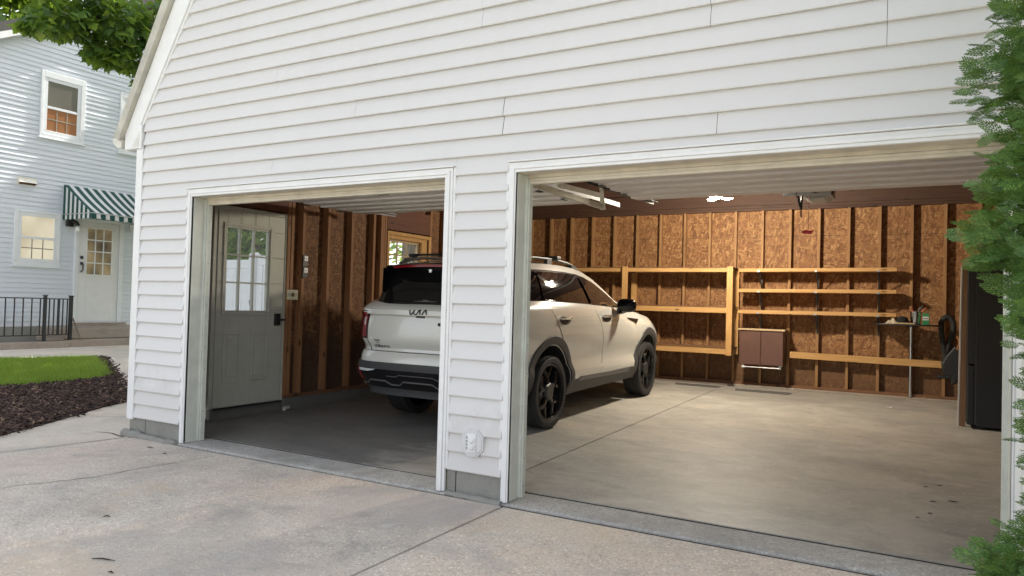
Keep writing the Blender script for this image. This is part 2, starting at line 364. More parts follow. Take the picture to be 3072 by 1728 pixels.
tag(p.build('path',[m_path,m_gap],smooth=False,fix=False),kind='structure')
# garage slab rises gently towards the back wall
SL=.016
def fz(y): return -.155+SL*y
s=MB()
def slab(x0,x1,y0,y1,mat=0):
    s.add([(x0,y0,fz(y0)),(x1,y0,fz(y0)),(x1,y1,fz(y1)),(x0,y1,fz(y1)),(x0,y0,-.4),(x1,y0,-.4),(x1,y1,-.4),(x0,y1,-.4)],
          [(0,1,2,3),(7,6,5,4),(0,4,5,1),(1,5,6,2),(2,6,7,3),(3,7,4,0)],mat)
slab(-.05,3.693,.285,7.6); slab(3.705,7.45,.292,7.6)
slab(-.05,7.45,.262,7.6,1); s.v[-8:]=[(x,y,z-.007) for x,y,z in s.v[-8:]]
for x,y,ln,a_,wd in ((6.41,2.04,.018,.1,.012),(6.5,2.14,.020,.2,.010),(6.57,1.69,.034,.1,.012),(6.45,1.61,.022,.1,.010),(6.36,1.13,.012,.0,.010),(6.43,1.28,.016,.3,.010)):
    s.add([(x+ln*math.cos(q)*math.cos(a_)-wd*math.sin(q)*math.sin(a_),y+ln*math.cos(q)*math.sin(a_)+wd*math.sin(q)*math.cos(a_),fz(y)+.003) for q in np.linspace(0,6.283,9)[:-1]],[tuple(range(8))],1)
for (x0,y0),(x1,y1) in (((4.05,5.6),(4.25,5.95)),((4.2,5.3),(4.36,5.5)),((4.1,4.7),(4.4,5.1)),((4.35,4.55),(4.42,4.68)),((3.9,4.2),(3.98,4.5)),((3.86,2.9),(3.92,3.05)),((3.78,2.1),(3.9,2.5)),((4.5,3.6),(4.6,3.7)),((3.9,1.6),(4.2,1.75))):
    strip(s,wiggle((x0,y0),(x1,y1),6,.01),.007,2,.003,lambda x,yy=(y0+y1)/2: fz(yy)+abs(y1-y0)*.008)
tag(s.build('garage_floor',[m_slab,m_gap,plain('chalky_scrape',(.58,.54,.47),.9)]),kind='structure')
l=MB(); l.prism([(-.03,-.33),(-.03,-.172),(-.022,-.162),(.02,-.157),(.255,-.152),(.255,-.33)],'x',-.06,7.46)
lip=l.build('threshold',m_lip,bevel=.006); tag(lip,kind='structure')
# uneven concrete fillet at the left corner
c=MB(); pts=[(-.10+.05*i,-.035-.012*(i%2)+random.uniform(-.01,.01),-.150-.0022*i) for i in range(16)]
c.tube(pts,[.028+random.uniform(0,.022) for _ in pts],10); co_f=c.build('concrete_fillet',m_block,smooth=True,loc=(.25,-.04,-.17))
tag(co_f,'rough rounded concrete ridge along the foundation at the garage corner','concrete ridge')
c=MB(); pts=[(3.53+.055*i,-.03+random.uniform(-.008,.008),-.166-.001*i) for i in range(9)]
c.tube(pts,[.018+random.uniform(0,.014) for _ in pts],8); tag(c.build('mortar_ridge',m_block,smooth=True,loc=(3.75,-.03,-.17)),'crumbling dark mortar ridge at the foot of the pillar between the bays','mortar ridge')

# ------------------------------------------------------------------ garage
GA=thing('garage','white vinyl sided two bay garage with both overhead doors open','garage',(3.67,0,-.17))
L=.127
def rake_x(z):                     # inner edge of the left rake trim
    if z<2.733: return 0.0
    if z<4.95: return max(0.0,-.035+(z-2.733)/1.617)
    return -.035+(4.95-2.733)/1.617+(z-4.95)*2.05
def laps(mb,axis,intervals,z0,zt,z1=None,proud=.024,plane=0,sign=-1,L=L,seams=None):
    """horizontal vinyl laps on a vertical plane; intervals(z) -> list of (a,b) runs"""
    k=0
    while z0+k*L<zt-.01:
        za=z0+k*L; zb=min(za+L,zt)
        for a0,b0,a1,b1 in intervals(za,zb):
            cuts=[a0]+[q for q in (seams(k) if seams else []) if a0+.05<q<b0-.05]+[b0]
            for j in range(len(cuts)-1):
                ca,cb=cuts[j],cuts[j+1]; top_a=a1 if j==0 else ca; top_b=b1 if j==len(cuts)-2 else cb
                if j>0: ca+=.0022; top_a=ca
                e=.0022*(j%2)+random.uniform(-.0006,.0006)
                wob=[random.uniform(-.0012,.0012) for _ in range(2)]
                def P(t,off,z): return (t,plane+sign*off,z) if axis=='x' else (plane+sign*off,t,z)
                lo=zb-.004
                rows=[[P(ca,0,za+.001),P(cb,0,za+.001)],[P(ca,proud+e,za-.001),P(cb,proud+e,za-.001)],[P(ca,proud+.002+e,za+.006),P(cb,proud+.002+e,za+.006)],
                      [P(ca+(top_a-ca)*.5,proud*.62+e+wob[0],za+(zb-za)*.5),P(cb+(top_b-cb)*.5,proud*.62+e+wob[1],za+(zb-za)*.5)],
                      [P(top_a,.002+e,lo),P(top_b,.002+e,lo)],[P(top_a,.0005,zb+.002),P(top_b,.0005,zb+.002)]]
                mb.grid(rows,0)
        k+=1
def front_runs(za,zb):
    out=[]; m=(za+zb)/2
    if za<2.06:
        for a,b in ((.0,.66),(3.528,3.956),(6.803,7.34)): out.append((a,b,a,b))
        if zb>2.095:
            pass
        return out
    a,a1=rake_x(za),rake_x(zb); return [(a,7.34-a,a1,7.34-a1)]
sm={}
def front_seams(k):
    q={16:[1.71,5.325],17:[1.71,5.325],18:[.325,3.90],19:[.325,3.90],20:[2.59,6.188],21:[2.59,6.188],22:[1.73,5.276],23:[1.73,5.276],24:[3.71],25:[3.71],26:[2.586,4.9],27:[2.586,4.9],28:[1.65],29:[1.65],30:[3.1,6.2],31:[3.1]}
    return q.get(k,[])
f=MB(); laps(f,'x',front_runs,0,6.05,seams=front_seams,plane=0,sign=-1)
# the lap the door heads cut into
for a,b in ((0,.66),(3.528,3.956),(6.803,7.34)): pass
for a,b in ((.6602,3.5278),(3.9562,6.8028)):       # the lap the door heads cut into
    f.grid([[(a,0,2.100),(b,0,2.100)],[(a,-.012,2.100),(b,-.012,2.100)],[(a,-.008,2.13),(b,-.008,2.13)],[(a,-.002,2.155),(b,-.002,2.155)],[(a,-.0005,2.161),(b,-.0005,2.161)]],0)
fs=f.build('siding',m_siding,GA,smooth=True,ang=25,fix=False)
# sheathing behind the siding
def cells(a0,a1,z0,z1,ops):
    A=sorted({a0,a1,*[q for o in ops for q in o[:2] if a0<q<a1]}); Z=sorted({z0,z1,*[q for o in ops for q in o[2:] if z0<q<z1]}); out=[]
    for i in range(len(A)-1):
        for j in range(len(Z)-1):
            ca,cz=(A[i]+A[i+1])/2,(Z[j]+Z[j+1])/2
            if not any(o[0]<ca<o[1] and o[2]<cz<o[3] for o in ops): out.append((A[i],A[i+1],Z[j],Z[j+1]))
    return out
f=MB()
for a,b,z0,z1 in cells(-.08,7.42,0,2.66,[(.70,3.468,-1,2.06),(3.99,6.772,-1,2.06)]): f.box((a,.002,z0),(b,.11,z1))
f.prism([(-.06,2.66),(.0,2.66),(1.28,4.86),(3.67,6.03),(6.06,4.86),(7.34,2.66),(7.40,2.66),(7.40,2.655),(-.06,2.655)],'y',.003,.11)
f.build('front_wall',m_redwood,GA)
# foundation blocks under the siding
for a,b in ((-.085,.668),(3.512,3.962),(6.80,7.42)):
    f=MB(); x=a
    cut=a+.235 if a<1 else a+.075
    f.box((a,.004,-.24),(cut-.004,.16,.012)); f.box((cut+.004,.004,-.24),(b,.16,.012)); f.box((a,.012,-.24),(b,.15,.010),1)
    f.build('foundation',[m_block,m_gap],GA,bevel=.004)
# corner posts
for x0,x1 in ((-.095,-.002),(7.342,7.435)):
    f=MB(); f.box((x0,-.026,-.02),(x1,.002,2.51)); f.box((x0 if x0<1 else x1-.026,.002,-.02),(x0+.026 if x0<1 else x1,.075,2.51)); f.build('corner_post',m_trim,GA,bevel=.004)
# brick-mould casings round the openings: jamb + head each, stepped profile
def casing(xl,xr,outl,outr,ztop=2.088,zb=-.157):
    t=MB(); w_=.058
    for xo,xi in ((outl,xl),(outr,xr)):
        s_=1 if xi>xo else -1
        t.box((xo,-.024,zb),(xo+s_*.022,.0,ztop)); t.box((xo+s_*.022,-.034,zb),(xo+s_*.046,.0,ztop-.024)); t.box((xo+s_*.046,-.028,zb),(xi,.0,ztop-.048))
        t.box((xo-s_*.020,-.018,.0),(xo-s_*.0005,.0,ztop+.004))
    for a,b,za,zb_,yy in ((outl,outr,ztop-.022,ztop,-.0245),(outl+.0221,outr-.0221,ztop-.046,ztop-.0221,-.0345),(outl+.0461,outr-.0461,ztop-.066,ztop-.0461,-.0285)):
        t.box((a,yy,za),(b,.0,zb_))
    t.box((outl-.012,-.042,ztop+.002),(outr+.012,.0,ztop+.012))
    t.build('door_casing',m_trim,GA,bevel=.0035)
    for xi,s_ in ((xl,1),(xr,-1)):
        j=MB()
        j.box((xi-s_*.03,-.02,-.153),(xi,.115,2.022)); j.box((xi,-.004,-.153),(xi+s_*.004,.085,2.020))
        j.box((xi-s_*.03,.1155,-.152),(xi+s_*.016,.130,2.02)); j.box((xi-s_*.03,.1305,-.152),(xi+s_*.024,.175,2.0))
        for i in range(11): j.lathe([(.0035,0),(.0035,.0015)],(xi+s_*.0245,.15,.19*i-.08),'x',8,1)
        j.build('door_jamb',[m_jamb,m_gap],GA,bevel=.002)
    h=MB(); h.box((xl+.001,-.02,2.023),(xr-.001,.115,2.06)); h.box((xl+.017,.1155,2.004),(xr-.017,.130,2.06)); h.box((xl+.025,.1305,1.966),(xr-.025,.176,2.06)); h.box((xl+.025,.120,1.985),(xr-.025,.1304,2.003))
    h.build('door_head',m_cream,GA,bevel=.003)
casing(.728,3.445,.668,3.510); casing(4.015,6.742,3.960,6.800)
# rake trim, shingle edge, return and gutter of the left slope, and mirrored for the right slope
def mir(pts,m): return [((7.34-x) if m else x,z) for x,z in pts]
for m in (False,True):
    q=[(-.262,2.515),(-.036,2.515),(-.036,2.733),(1.336,4.95),(1.14,5.12),(-.262,2.66)]
    t=MB(); t.prism(mir(q,m),'y',-.040,-.002); t.build('rake_board',m_trim,GA,bevel=.003)
    q=[(-.036,2.735),(-.006,2.735),(1.366,4.948),(1.337,4.95)]
    t=MB(); t.prism(mir(q,m),'y',-.026,-.001); t.prism(mir([(-.040,2.505),(-.010,2.505),(-.010,2.735),(-.036,2.735)],m),'y',-.0415,-.0015); t.build('rake_moulding',m_trim,GA,bevel=.003)
    q=[(-.300,2.60),(-.266,2.66),(1.13,5.13),(1.055,5.235),(-.372,2.645)]
    t=MB(); t.prism(mir(q,m),'y',-.085,-.003); t.build('fascia',m_fascia,GA,bevel=.004)
    t=MB(); q=[(-.335,2.62),(1.10,5.19),(1.07,5.23),(-.365,2.64)]; t.prism(mir(q,m),'y',-.002,7.75)
    q=[(1.085,5.19),(3.67,6.36),(3.67,6.41),(1.055,5.23)]; t.prism(mir(q,m),'y',-.002,7.75); t.build('roof',m_asph,GA)
    t=MB(); t.prism(mir([(1.13,5.12),(1.20,4.98),(3.67,6.10),(3.67,6.30)],m),'y',-.04,-.002); t.build('rake_board',m_trim,GA)
    t=MB(); q=[(-.262,2.510),(-.085,2.510),(-.085,2.545),(-.262,2.545)]; t.prism(mir(q,m),'y',-.030,7.7); t.build('soffit',m_trim,GA)
    t=MB(); gq=[(-.300,2.545),(-.36,2.552),(-.425,2.60),(-.435,2.635),(-.445,2.632),(-.432,2.592),(-.365,2.540),(-.298,2.535),(-.29,2.645),(-.300,2.645)]
    t.prism(mir(gq,m),'y',-.05,7.7); t.prism(mir([(-.300,2.545),(-.36,2.552),(-.425,2.60),(-.435,2.635),(-.300,2.64)],m),'y',-.052,-.048); t.build('gutter',m_gutter,GA)
# scalloped texture block on the return
t=MB()
for i in range(9): t.box((-.150+.014*i if i<8 else -.05,-.0445,2.535+.016*i),(-.042,-.0405,2.541+.016*i))
t.build('return_panel',m_gutter,GA)
# side and rear walls: outside skin and strand board inside
m_curb=concrete_mat('stained_curb',(.13,.125,.115),.3,(1,1,1),.85,dark=.6)
DOOR=(.80,1.735,-.02,2.10); WIN=(3.52,4.46,1.12,2.075)
o_=MB(); i_=MB()
for a,b,z0,z1 in cells(.113,7.6,0.01,2.78,[DOOR,WIN]):
    o_.box((-.085,a,z0),(-.050,b,z1)); i_.box((-.0495,a,z0),(-.03,b,z1))
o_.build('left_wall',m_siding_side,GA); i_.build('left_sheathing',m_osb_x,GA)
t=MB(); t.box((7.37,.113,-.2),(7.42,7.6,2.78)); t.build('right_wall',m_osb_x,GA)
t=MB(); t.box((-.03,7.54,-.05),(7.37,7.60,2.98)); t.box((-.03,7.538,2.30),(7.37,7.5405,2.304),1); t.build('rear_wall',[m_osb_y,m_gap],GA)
t=MB(); t.box((-.05,.113,-.25),(.075,.80,fz(.5)+.03)); t.box((-.05,.80,-.25),(.02,1.735,-.03)); t.box((-.05,1.735,-.25),(.075,7.6,.005)); t.build('curb',m_curb,GA,bevel=.008)
t=MB(); t.box((-.03,1.74,.006),(.062,7.45,.046)); t.build('sill_plate',m_stud_y,GA,bevel=.003)
t=MB(); t.prism([(7.405,-.2),(7.405,-.012),(7.425,.0),(7.60,.0),(7.60,-.2)],'x',-.02,7.4); t.build('curb',m_step,GA,bevel=.006)
t=MB(); t.box((.065,7.45,.001),(7.37,7.538,.038)); t.build('sill_plate',m_stud_x,GA,bevel=.003)
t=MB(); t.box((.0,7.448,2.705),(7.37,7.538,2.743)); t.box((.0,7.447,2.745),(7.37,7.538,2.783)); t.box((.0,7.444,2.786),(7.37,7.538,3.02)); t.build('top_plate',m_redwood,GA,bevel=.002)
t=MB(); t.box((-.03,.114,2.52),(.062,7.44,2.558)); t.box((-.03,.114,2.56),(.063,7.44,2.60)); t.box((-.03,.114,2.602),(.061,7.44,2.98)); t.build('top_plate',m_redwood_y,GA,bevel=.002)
# studs
def stud(x0,x1,y0,y1,z0,z1,m=None):
    t=MB(); t.box((x0,y0,z0),(x1,y1,z1)); return t.build('stud',m or m_stud,GA,bevel=.002)
bx=[3.81+.4064*k for k in range(-9,9)]
for x in bx: stud(x-.019,x+.019,7.452,7.538,.040,2.704)
for y in (1.755,1.81,1.985,2.395,2.815,3.235,4.50,4.86,5.27,5.68,6.08,6.49,6.90): stud(-.0295,.060,y-.022,y+.022,.047,2.519,m_stud_l)
for y in (3.385,3.425,3.47): stud(-.0295,.061,y-.019,y+.019,.047,2.519,m_stud_l)
t=MB(); t.box((-.0295,.74,2.12),(.058,1.78,2.40)); t.build('door_header',m_redwood_y,GA,bevel=.002)
t=MB(); t.box((-.0295,3.50,2.12),(.058,4.478,2.42)); t.build('window_header',m_redwood_y,GA,bevel=.002)
# ceiling joists and deck
for y in [.25+.406*k for k in range(18)]:
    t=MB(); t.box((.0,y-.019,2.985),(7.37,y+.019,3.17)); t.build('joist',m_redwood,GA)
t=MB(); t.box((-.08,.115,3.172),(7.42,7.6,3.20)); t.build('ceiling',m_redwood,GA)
t=MB(); t.prism([(-.06,3.0),(1.28,4.86),(3.67,6.03),(6.06,4.86),(7.40,3.0)],'y',7.601,7.66); t.box((-.085,7.601,-.2),(7.42,7.66,2.999)); t.build('rear_siding',m_siding,GA)
for xa,xb in ((-.085,-.03),(7.37,7.42)): t=MB(); t.box((xa,.113,2.781),(xb,7.6,3.0)); t.build('rim_board',m_redwood_y,GA)
# side door: slab with nine lights and two raised panels
sd_=MB(); X0,X1=.0,.042
LY=[(.925,1.085),(1.101,1.272),(1.288,1.470)]; LZ=[(1.0,1.288),(1.304,1.580),(1.596,1.872)]
for a,b,z0,z1 in cells(.812,1.705,-.012,2.055,[(y0,y1,z0,z1) for y0,y1 in LY for z0,z1 in LZ]): sd_.box((X0,a,z0),(X1,b,z1))
for a,b,z0,z1 in cells(.872,1.522,.950,1.922,[(.905,1.490,.980,1.892)]): sd_.box((X1+.0005,a,z0),(X1+.016,b,z1))
for y0,y1 in ((.905,1.135),(1.270,1.505)):
    for a,b,z0,z1 in cells(y0,y1,.245,.775,[(y0+.03,y1-.03,.275,.745)]): sd_.box((X1+.0005,a,z0),(X1+.016,b,z1))
    sd_.box((X1+.0005,y0+.055,.30),(X1+.014,y1-.055,.72))
SDO=sd_.build('door',m_sidedoor,GA,bevel=.004)
t=MB(); t.box((.018,.92,.995),(.022,1.475,1.877)); t.build('pane',m_dglass,SDO)
t=MB(); t.box((.043,1.582,.835),(.075,1.655,.968)); t.lathe([(.012,0),(.012,.05)],(.075,1.62,.90),'x',12); t.bar((.10,1.62,.90),(.10,1.70,.90),.02,.02); t.build('handle',m_black,SDO,bevel=.006)
t=MB(); t.box((-.085,.765,-.02),(.030,.810,2.10)); t.box((-.085,1.708,-.02),(.030,1.738,2.10)); t.box((-.085,.81,2.060),(.030,1.708,2.10)); t.box((.031,1.716,-.02),(.046,1.738,2.095)); t.build('door_frame',m_sidedoor,GA,bevel=.003)
t=MB(); t.box((-.02,.80,-.0295),(.06,1.72,-.0145)); t.build('door_sweep',m_black,GA)
# window of the left wall
t=MB()
for a,b,z0,z1 in cells(3.52,4.46,1.12,2.075,[(3.575,4.275+.03,1.175,2.0)]): t.box((-.075,a,z0),(.045,b,z1))
for a,b,z0,z1 in cells(3.49,4.49,1.09,2.10,[(3.535,4.43,1.14,2.05)]): t.box((.0605,a,z0),(.075,b,z1))
WN=t.build('window',m_pine_z,GA,bevel=.003)
t=MB()
for a,b,z0,z1 in cells(3.575,4.305,1.175,2.0,[(3.60,4.28,1.60,1.965),(3.60,4.28,1.205,1.56)]): t.box((-.04,a,z0),(-.01,b,z1))
for y in (3.815,4.03): t.box((-.034,y-.009,1.20),(-.014,y+.009,1.97))
for z in (1.787,1.385): t.box((-.0335,3.60,z-.009),(-.0145,4.28,z+.009))
t.build('sash',plain('sash_wood',(.40,.30,.18),.6),WN,bevel=.002)
t=MB(); t.box((-.027,3.595,1.20),(-.023,4.285,1.97)); t.build('pane',m_dglass,WN)
# overhead doors, rolled open under the ceiling: ribbed outer faces look down
def ohdoor(xa,xb,z,ya,yb,label):
    o=MB(); n=4; h=(yb-ya)/n
    for i in range(n):
        y0=ya+i*h+.004; y1=ya+(i+1)*h-.004
        for j in range(2):                           # two planks with a shallow slope per section
            a=y0+(y1-y0)*j/2; b=y0+(y1-y0)*(j+1)/2
            o.prism([(a,z+.05),(a,z-.012),(a+.008,z-.020),(b-.04,z-.008),(b-.030,z+.020),(b-.014,z+.022),(b-.014,z+.05)],'x',xa,xb)
    D_=o.build('overhead_door',m_ohdoor,GA,bevel=.002)
    t=MB(); t.box((xa-.004,ya-.03,z-.024),(xb+.004,ya-.003,z+.04)); t.build('bottom_rail',m_ohdoor,D_,bevel=.003)
    t=MB(); xm=(xa+xb)/2; yy=ya+(yb-ya)*.30; t.bar((xm-.06,yy,z-.048),(xm+.06,yy,z-.048),.014,.012); t.box((xm-.065,yy-.008,z-.05),(xm-.05,yy+.008,z-.018)); t.box((xm+.05,yy-.008,z-.05),(xm+.065,yy+.008,z-.018)); t.build('pull_handle',m_black,D_,bevel=.002)
    for i in range(1,n):
        for x in (xa+.02,xb-.06): t=MB(); t.box((x,ya+i*h-.04,z-.035),(x+.04,ya+i*h+.04,z-.027)); t.build('hinge',m_black,D_)
    for x,s_ in ((xa-.045,-1),(xb+.045,1)):           # vertical, curved and horizontal track
        pts=[(x,.20,-.14),(x,.20,1.75)]+[(x,.20+.42*(1-math.cos(a)),1.75+.42*math.sin(a)) for a in np.linspace(.12,math.pi/2,9)]+[(x,yb+.62,z+.065)]
        t=MB()
        for i in range(len(pts)-1):
            t.bar(pts[i],pts[i+1],.050,.006,upv=(0,-pts[i+1][2]+pts[i][2],pts[i+1][1]-pts[i][1]))
            t.bar((pts[i][0]+s_*.026,*pts[i][1:]),(pts[i+1][0]+s_*.026,*pts[i+1][1:]),.004,.045,upv=(0,-pts[i+1][2]+pts[i][2],pts[i+1][1]-pts[i][1]))
        t.build('track',m_dsteel,D_)
    for i in range(0,n+1):
        for x in (xa-.03,xb+.03): t=MB(); t.lathe([(.022,-.008),(.022,.008)],(x,ya+i*h,z+.03),'x',12); t.build('roller',m_steel,D_)
    return D_
ohdoor(.64,3.50,2.165,.36,2.40,'left'); D2=ohdoor(4.00,6.84,2.180,.36,2.44,'right')
# slotted angle that carries the track, between the bays
t=MB()
t.bar((3.80,.55,2.035),(3.80,2.02,2.045),.030,.004); t.bar((3.815,.55,2.055),(3.815,2.02,2.065),.004,.045)
t.bar((3.82,1.98,2.04),(3.83,1.86,2.27),.035,.004); t.bar((3.79,2.01,2.04),(3.79,1.98,2.27),.035,.004)
t.bar((3.86,.95,2.10),(3.86,1.80,2.14),.03,.035)
t.build('track_bracket',m_perf,D2,bevel=.001)
t=MB()
for i in range(7):
    t.lathe([(.005,0),(.005,.003)],(3.7885,2.002-.004*i,2.06+.03*i),'y',8)
t.build('bracket_holes',m_gap,D2)
# garage light fitting with three glowing lobes (lit in the photo)
LT=thing('garage_light','lit white three panel light under the ceiling behind the right overhead door','ceiling light',(4.03,5.35,2.60))
t=MB(); t.lathe([(.05,2.63),(.05,2.985)],(4.03,5.35,0),'z',16); t.lathe([(.06,2.612),(.06,2.64)],(4.03,5.35,0),'z',16); t.build('socket',m_white,LT)
m_lamp=emit('lamp_glow',(1,.90,.72),22)
for k in range(3):
    a=R(20+120*k); cx,cy=4.03+.12*math.cos(a),5.35+.12*math.sin(a)
    t=MB(); P=[]
    for r_ in (0,.4,.8,1):
        P.append([(cx+r_*(.078*math.cos(q)*math.cos(a)-.052*math.sin(q)*math.sin(a)),cy+r_*(.078*math.cos(q)*math.sin(a)+.052*math.sin(q)*math.cos(a)),2.587+.022*r_*r_) for q in np.linspace(0,2*math.pi,17)])
    t.grid(P); t.build('lamp_panel',m_lamp,LT,smooth=True)
pl=bpy.data.lights.new('garage_lamp','POINT'); po=bpy.data.objects.new('garage_lamp',pl); COL.objects.link(po); pl.energy=118; pl.color=(1,.89,.71); pl.shadow_soft_size=.09
po.parent=LT; po.location=Vector((4.03,5.35,2.50))-LT.location
# garage door opener
OP=thing('garage_door_opener','grey opener motor hanging behind the right overhead door with black arm','opener',(5.35,3.6,2.35))
t=MB(); t.box((5.32,3.35,2.285),(5.60,3.75,2.40)); t.prism([(5.34,2.284),(5.39,2.255),(5.53,2.255),(5.58,2.284)],'y',3.38,3.72); t.box((5.601,3.36,2.285),(5.615,3.43,2.35),1); t.build('motor',[plain('opener_grey',(.50,.48,.44),.5),m_black],OP,bevel=.012)
t=MB(); t.bar((5.42,.25,2.33),(5.46,3.35,2.33),.03,.045); t.build('rail',m_dsteel,OP)
t=MB(); t.box((5.30,2.452,2.155),(5.405,2.468,2.215)); t.box((5.415,2.452,2.155),(5.53,2.468,2.22)); t.box((5.30,2.448,2.187),(5.53,2.4515,2.193)); t.build('bracket',m_steel,OP,bevel=.003)
t=MB(); t.bar((5.41,2.47,2.19),(5.43,2.60,2.06),.016,.022); t.bar((5.455,2.49,2.17),(5.43,2.62,2.06),.016,.02); t.bar((5.432,2.60,2.07),(5.428,2.63,1.99),.012,.016); t.build('arm',m_black,OP,bevel=.003)
t=MB(); t.tube([(5.505,2.52,2.17),(5.503,2.52,2.0),(5.502,2.52,1.86)],.003,6); t.build('cord',plain('red_cord',(.42,.10,.07),.7),OP)
t=MB(); t.tube([(5.455,2.51,1.842),(5.48,2.525,1.850),(5.51,2.52,1.842),(5.545,2.515,1.852),(5.525,2.53,1.835),(5.47,2.52,1.836)],[.008,.012,.013,.009,.010,.007],8); t.build('pull_handle',plain('red_plastic',(.55,.035,.05),.4),OP,smooth=True)
t=MB(); t.bar((5.25,3.5,2.40),(5.22,3.5,2.985),.03,.003); t.bar((5.45,3.5,2.40),(5.48,3.5,2.985),.03,.003); t.build('hanger',m_steel,OP)
# steel tie plate and conduit box seen by the lamp
t=MB(); t.box((4.60,5.3,2.72),(4.98,5.32,2.83)); t.box((4.985,5.29,2.66),(5.0,5.33,2.85)); tag(t.build('junction_box',m_dsteel,loc=(4.8,5.3,2.72),bevel=.003),'dark steel junction plate on the joists right of the lit lamp','junction box')
t=MB(); t.box((4.7,5.25,2.84),(4.74,5.36,2.986)); t.build('strap',m_dsteel,bpy.data.objects['junction_box'])
# ------------------------------------------------------------------ things along the rear wall
m_brown=plain('brown_cabinet_paint',(.115,.055,.04),.38,var=.05); m_tan=plain('tan_cabinet_top',(.50,.36,.20),.5)
m_rubber=plain('black_rubber',(.018,.018,.018),.8,bump=.1); m_chrome=plain('brushed_chrome',(.55,.55,.55),.22,1)
m_shadowwood=wood_mat('shaded_wood',(.16,.075,.035),(.30,.15,.07),'y')  # darker wood for the frame's inner boards, their shadow put into the colour
SF=thing('shelf_frame','pine shelving frame of square posts and three rails beside the car','shelving',(2.6,7.2,-.04))
for x in (3.802,2.12,.62):
    t=MB(); t.box((x,6.958,.460),(x+.088,6.998,1.810)); t.build('post',m_pine_z,SF,bevel=.003)
    t=MB(); t.box((x,7.40,.460),(x+.088,7.438,1.810)); t.build('post',m_pine_z,SF,bevel=.003)
for z0,z1 in ((1.728,1.790),(1.100,1.188),(.474,.566)):
    t=MB(); t.box((.45,7.0,z0),(3.87,7.038,z1)); t.build('rail',m_pine_x,SF,bevel=.003)
    t=MB(); t.box((.45,7.36,z0),(3.87,7.398,z1)); t.build('rail',m_pine_x,SF,bevel=.003)
    for x in (3.78,2.16,.66):
        t=MB(); t.box((x,7.039,z0),(x+.038,7.359,z1-.002)); t.build('crosspiece',m_shadowwood,SF,bevel=.002)
    t=MB(); t.box((.45,6.99,z1+.001),(3.88,7.40,z1+.013)); t.build('shelf_board',m_shadowwood,SF)
for i,(z0,z1,lab) in enumerate(((1.738,1.790,'topmost of the three pine shelves on black brackets'),(1.428,1.480,'middle one of the three pine shelves on black brackets'),(1.105,1.158,'lowest pine shelf on black brackets above the brown cabinet'))):
    S=thing('wall_shelf',lab,'shelf',(5.0,7.45,z0),'pine shelves on the rear wall')
    t=MB(); t.add([(3.935,7.17,z0),(6.075,7.17,z0+.012),(6.075,7.449,z0+.012),(3.935,7.449,z0),(3.935,7.17,z1),(6.075,7.17,z1+.012),(6.075,7.449,z1+.012),(3.935,7.449,z1)],
        [(0,3,2,1),(4,5,6,7),(0,1,5,4),(1,2,6,5),(2,3,7,6),(3,0,4,7)]); t.build('board',m_pine_x,S,bevel=.003)
    for x in (4.225,5.03,5.843):
        t=MB(); zz=z0+.006*(x-3.9)/2.1
        t.bar((x,7.19,zz-.005),(x,7.45,zz-.005),.024,.004); t.bar((x,7.447,zz-.28),(x,7.447,zz),.024,.004); t.bar((x,7.22,zz-.015),(x,7.446,zz-.25),.016,.008); t.box((x-.016,7.165,zz-.002),(x+.016,7.169,zz+.026),1)
        t.build('bracket',[m_black,m_steel],S)
CB=thing('wall_cabinet','brown two door metal cabinet hung low on the rear wall','cabinet',(4.3,7.45,.30))
t=MB(); t.box((3.965,7.17,.345),(4.60,7.449,.850)); t.build('carcass',m_brown,CB,bevel=.004)
t=MB(); t.box((3.945,7.13,.852),(4.625,7.449,.876)); t.build('top',m_tan,CB,bevel=.003)
for a,b in ((3.968,4.278),(4.284,4.598)):
    t=MB(); t.box((a,7.150,.335),(b,7.168,.846)); t.build('door',m_brown,CB,bevel=.006)
t=MB(); t.tube([(4.02,7.19,.295),(4.56,7.19,.295)],.010,8); t.box((4.54,7.17,.28),(4.57,7.22,.344)); t.build('towel_bar',m_steel,CB,smooth=True)
t=MB(); t.lathe([(.0,0),(.018,0),(.022,.02),(.012,.06),(.0,.062)],(4.0,7.19,.295),'x',10); t.box((4.005,7.18,.28),(4.03,7.21,.344)); t.build('bar_end',m_white,CB,smooth=True)
t=MB(); t.add([(4.66,7.36,.455),(6.655,7.36,.432),(6.655,7.448,.432),(4.66,7.448,.455),(4.66,7.36,.548),(6.655,7.36,.524),(6.655,7.448,.524),(4.66,7.448,.548)],
    [(0,3,2,1),(4,5,6,7),(0,1,5,4),(1,2,6,5),(2,3,7,6),(3,0,4,7)])
tag(t.build('ledger_board',m_pine_x,loc=(5.6,7.4,.43),bevel=.003),'long reddish pine plank nailed low across the studs right of the brown cabinet','plank')
TB=thing('side_table','small dark rounded table on a chrome leg against the rear wall','table',(6.21,7.2,0))
t=MB(); prof=[(6.205+.415*math.copysign(abs(math.cos(a))**.8,math.cos(a)),7.20+.23*math.copysign(abs(math.sin(a))**.8,math.sin(a))) for a in np.linspace(0,2*math.pi,40)[:-1]]
t.prism(prof,'z',1.002,1.022); t.build('tabletop',plain('dark_tabletop',(.03,.025,.022),.35),TB,bevel=.004)
t=MB(); t.tube([(6.255,7.425,.0),(6.255,7.425,1.0)],.026,14); t.build('leg',m_chrome,TB,smooth=True)
t=MB(); t.lathe([(.07,.985),(.07,1.0)],(6.255,7.38,0),'z',16); t.build('mount',m_black,TB)
t=MB(); P=[]
for i in range(13):
    r_=[]
    for j in range(9):
        u_=i/12; v_=j/8; x=5.93+.19*u_; y=7.06+.13*v_; h=math.sin(math.pi*v_)*math.sin(math.pi*min(1,u_*1.02))*(.035+.05*u_)
        r_.append((x,y,1.023+h*(1+.35*math.sin(19*u_+7*v_))+.003))
    P.append(r_)
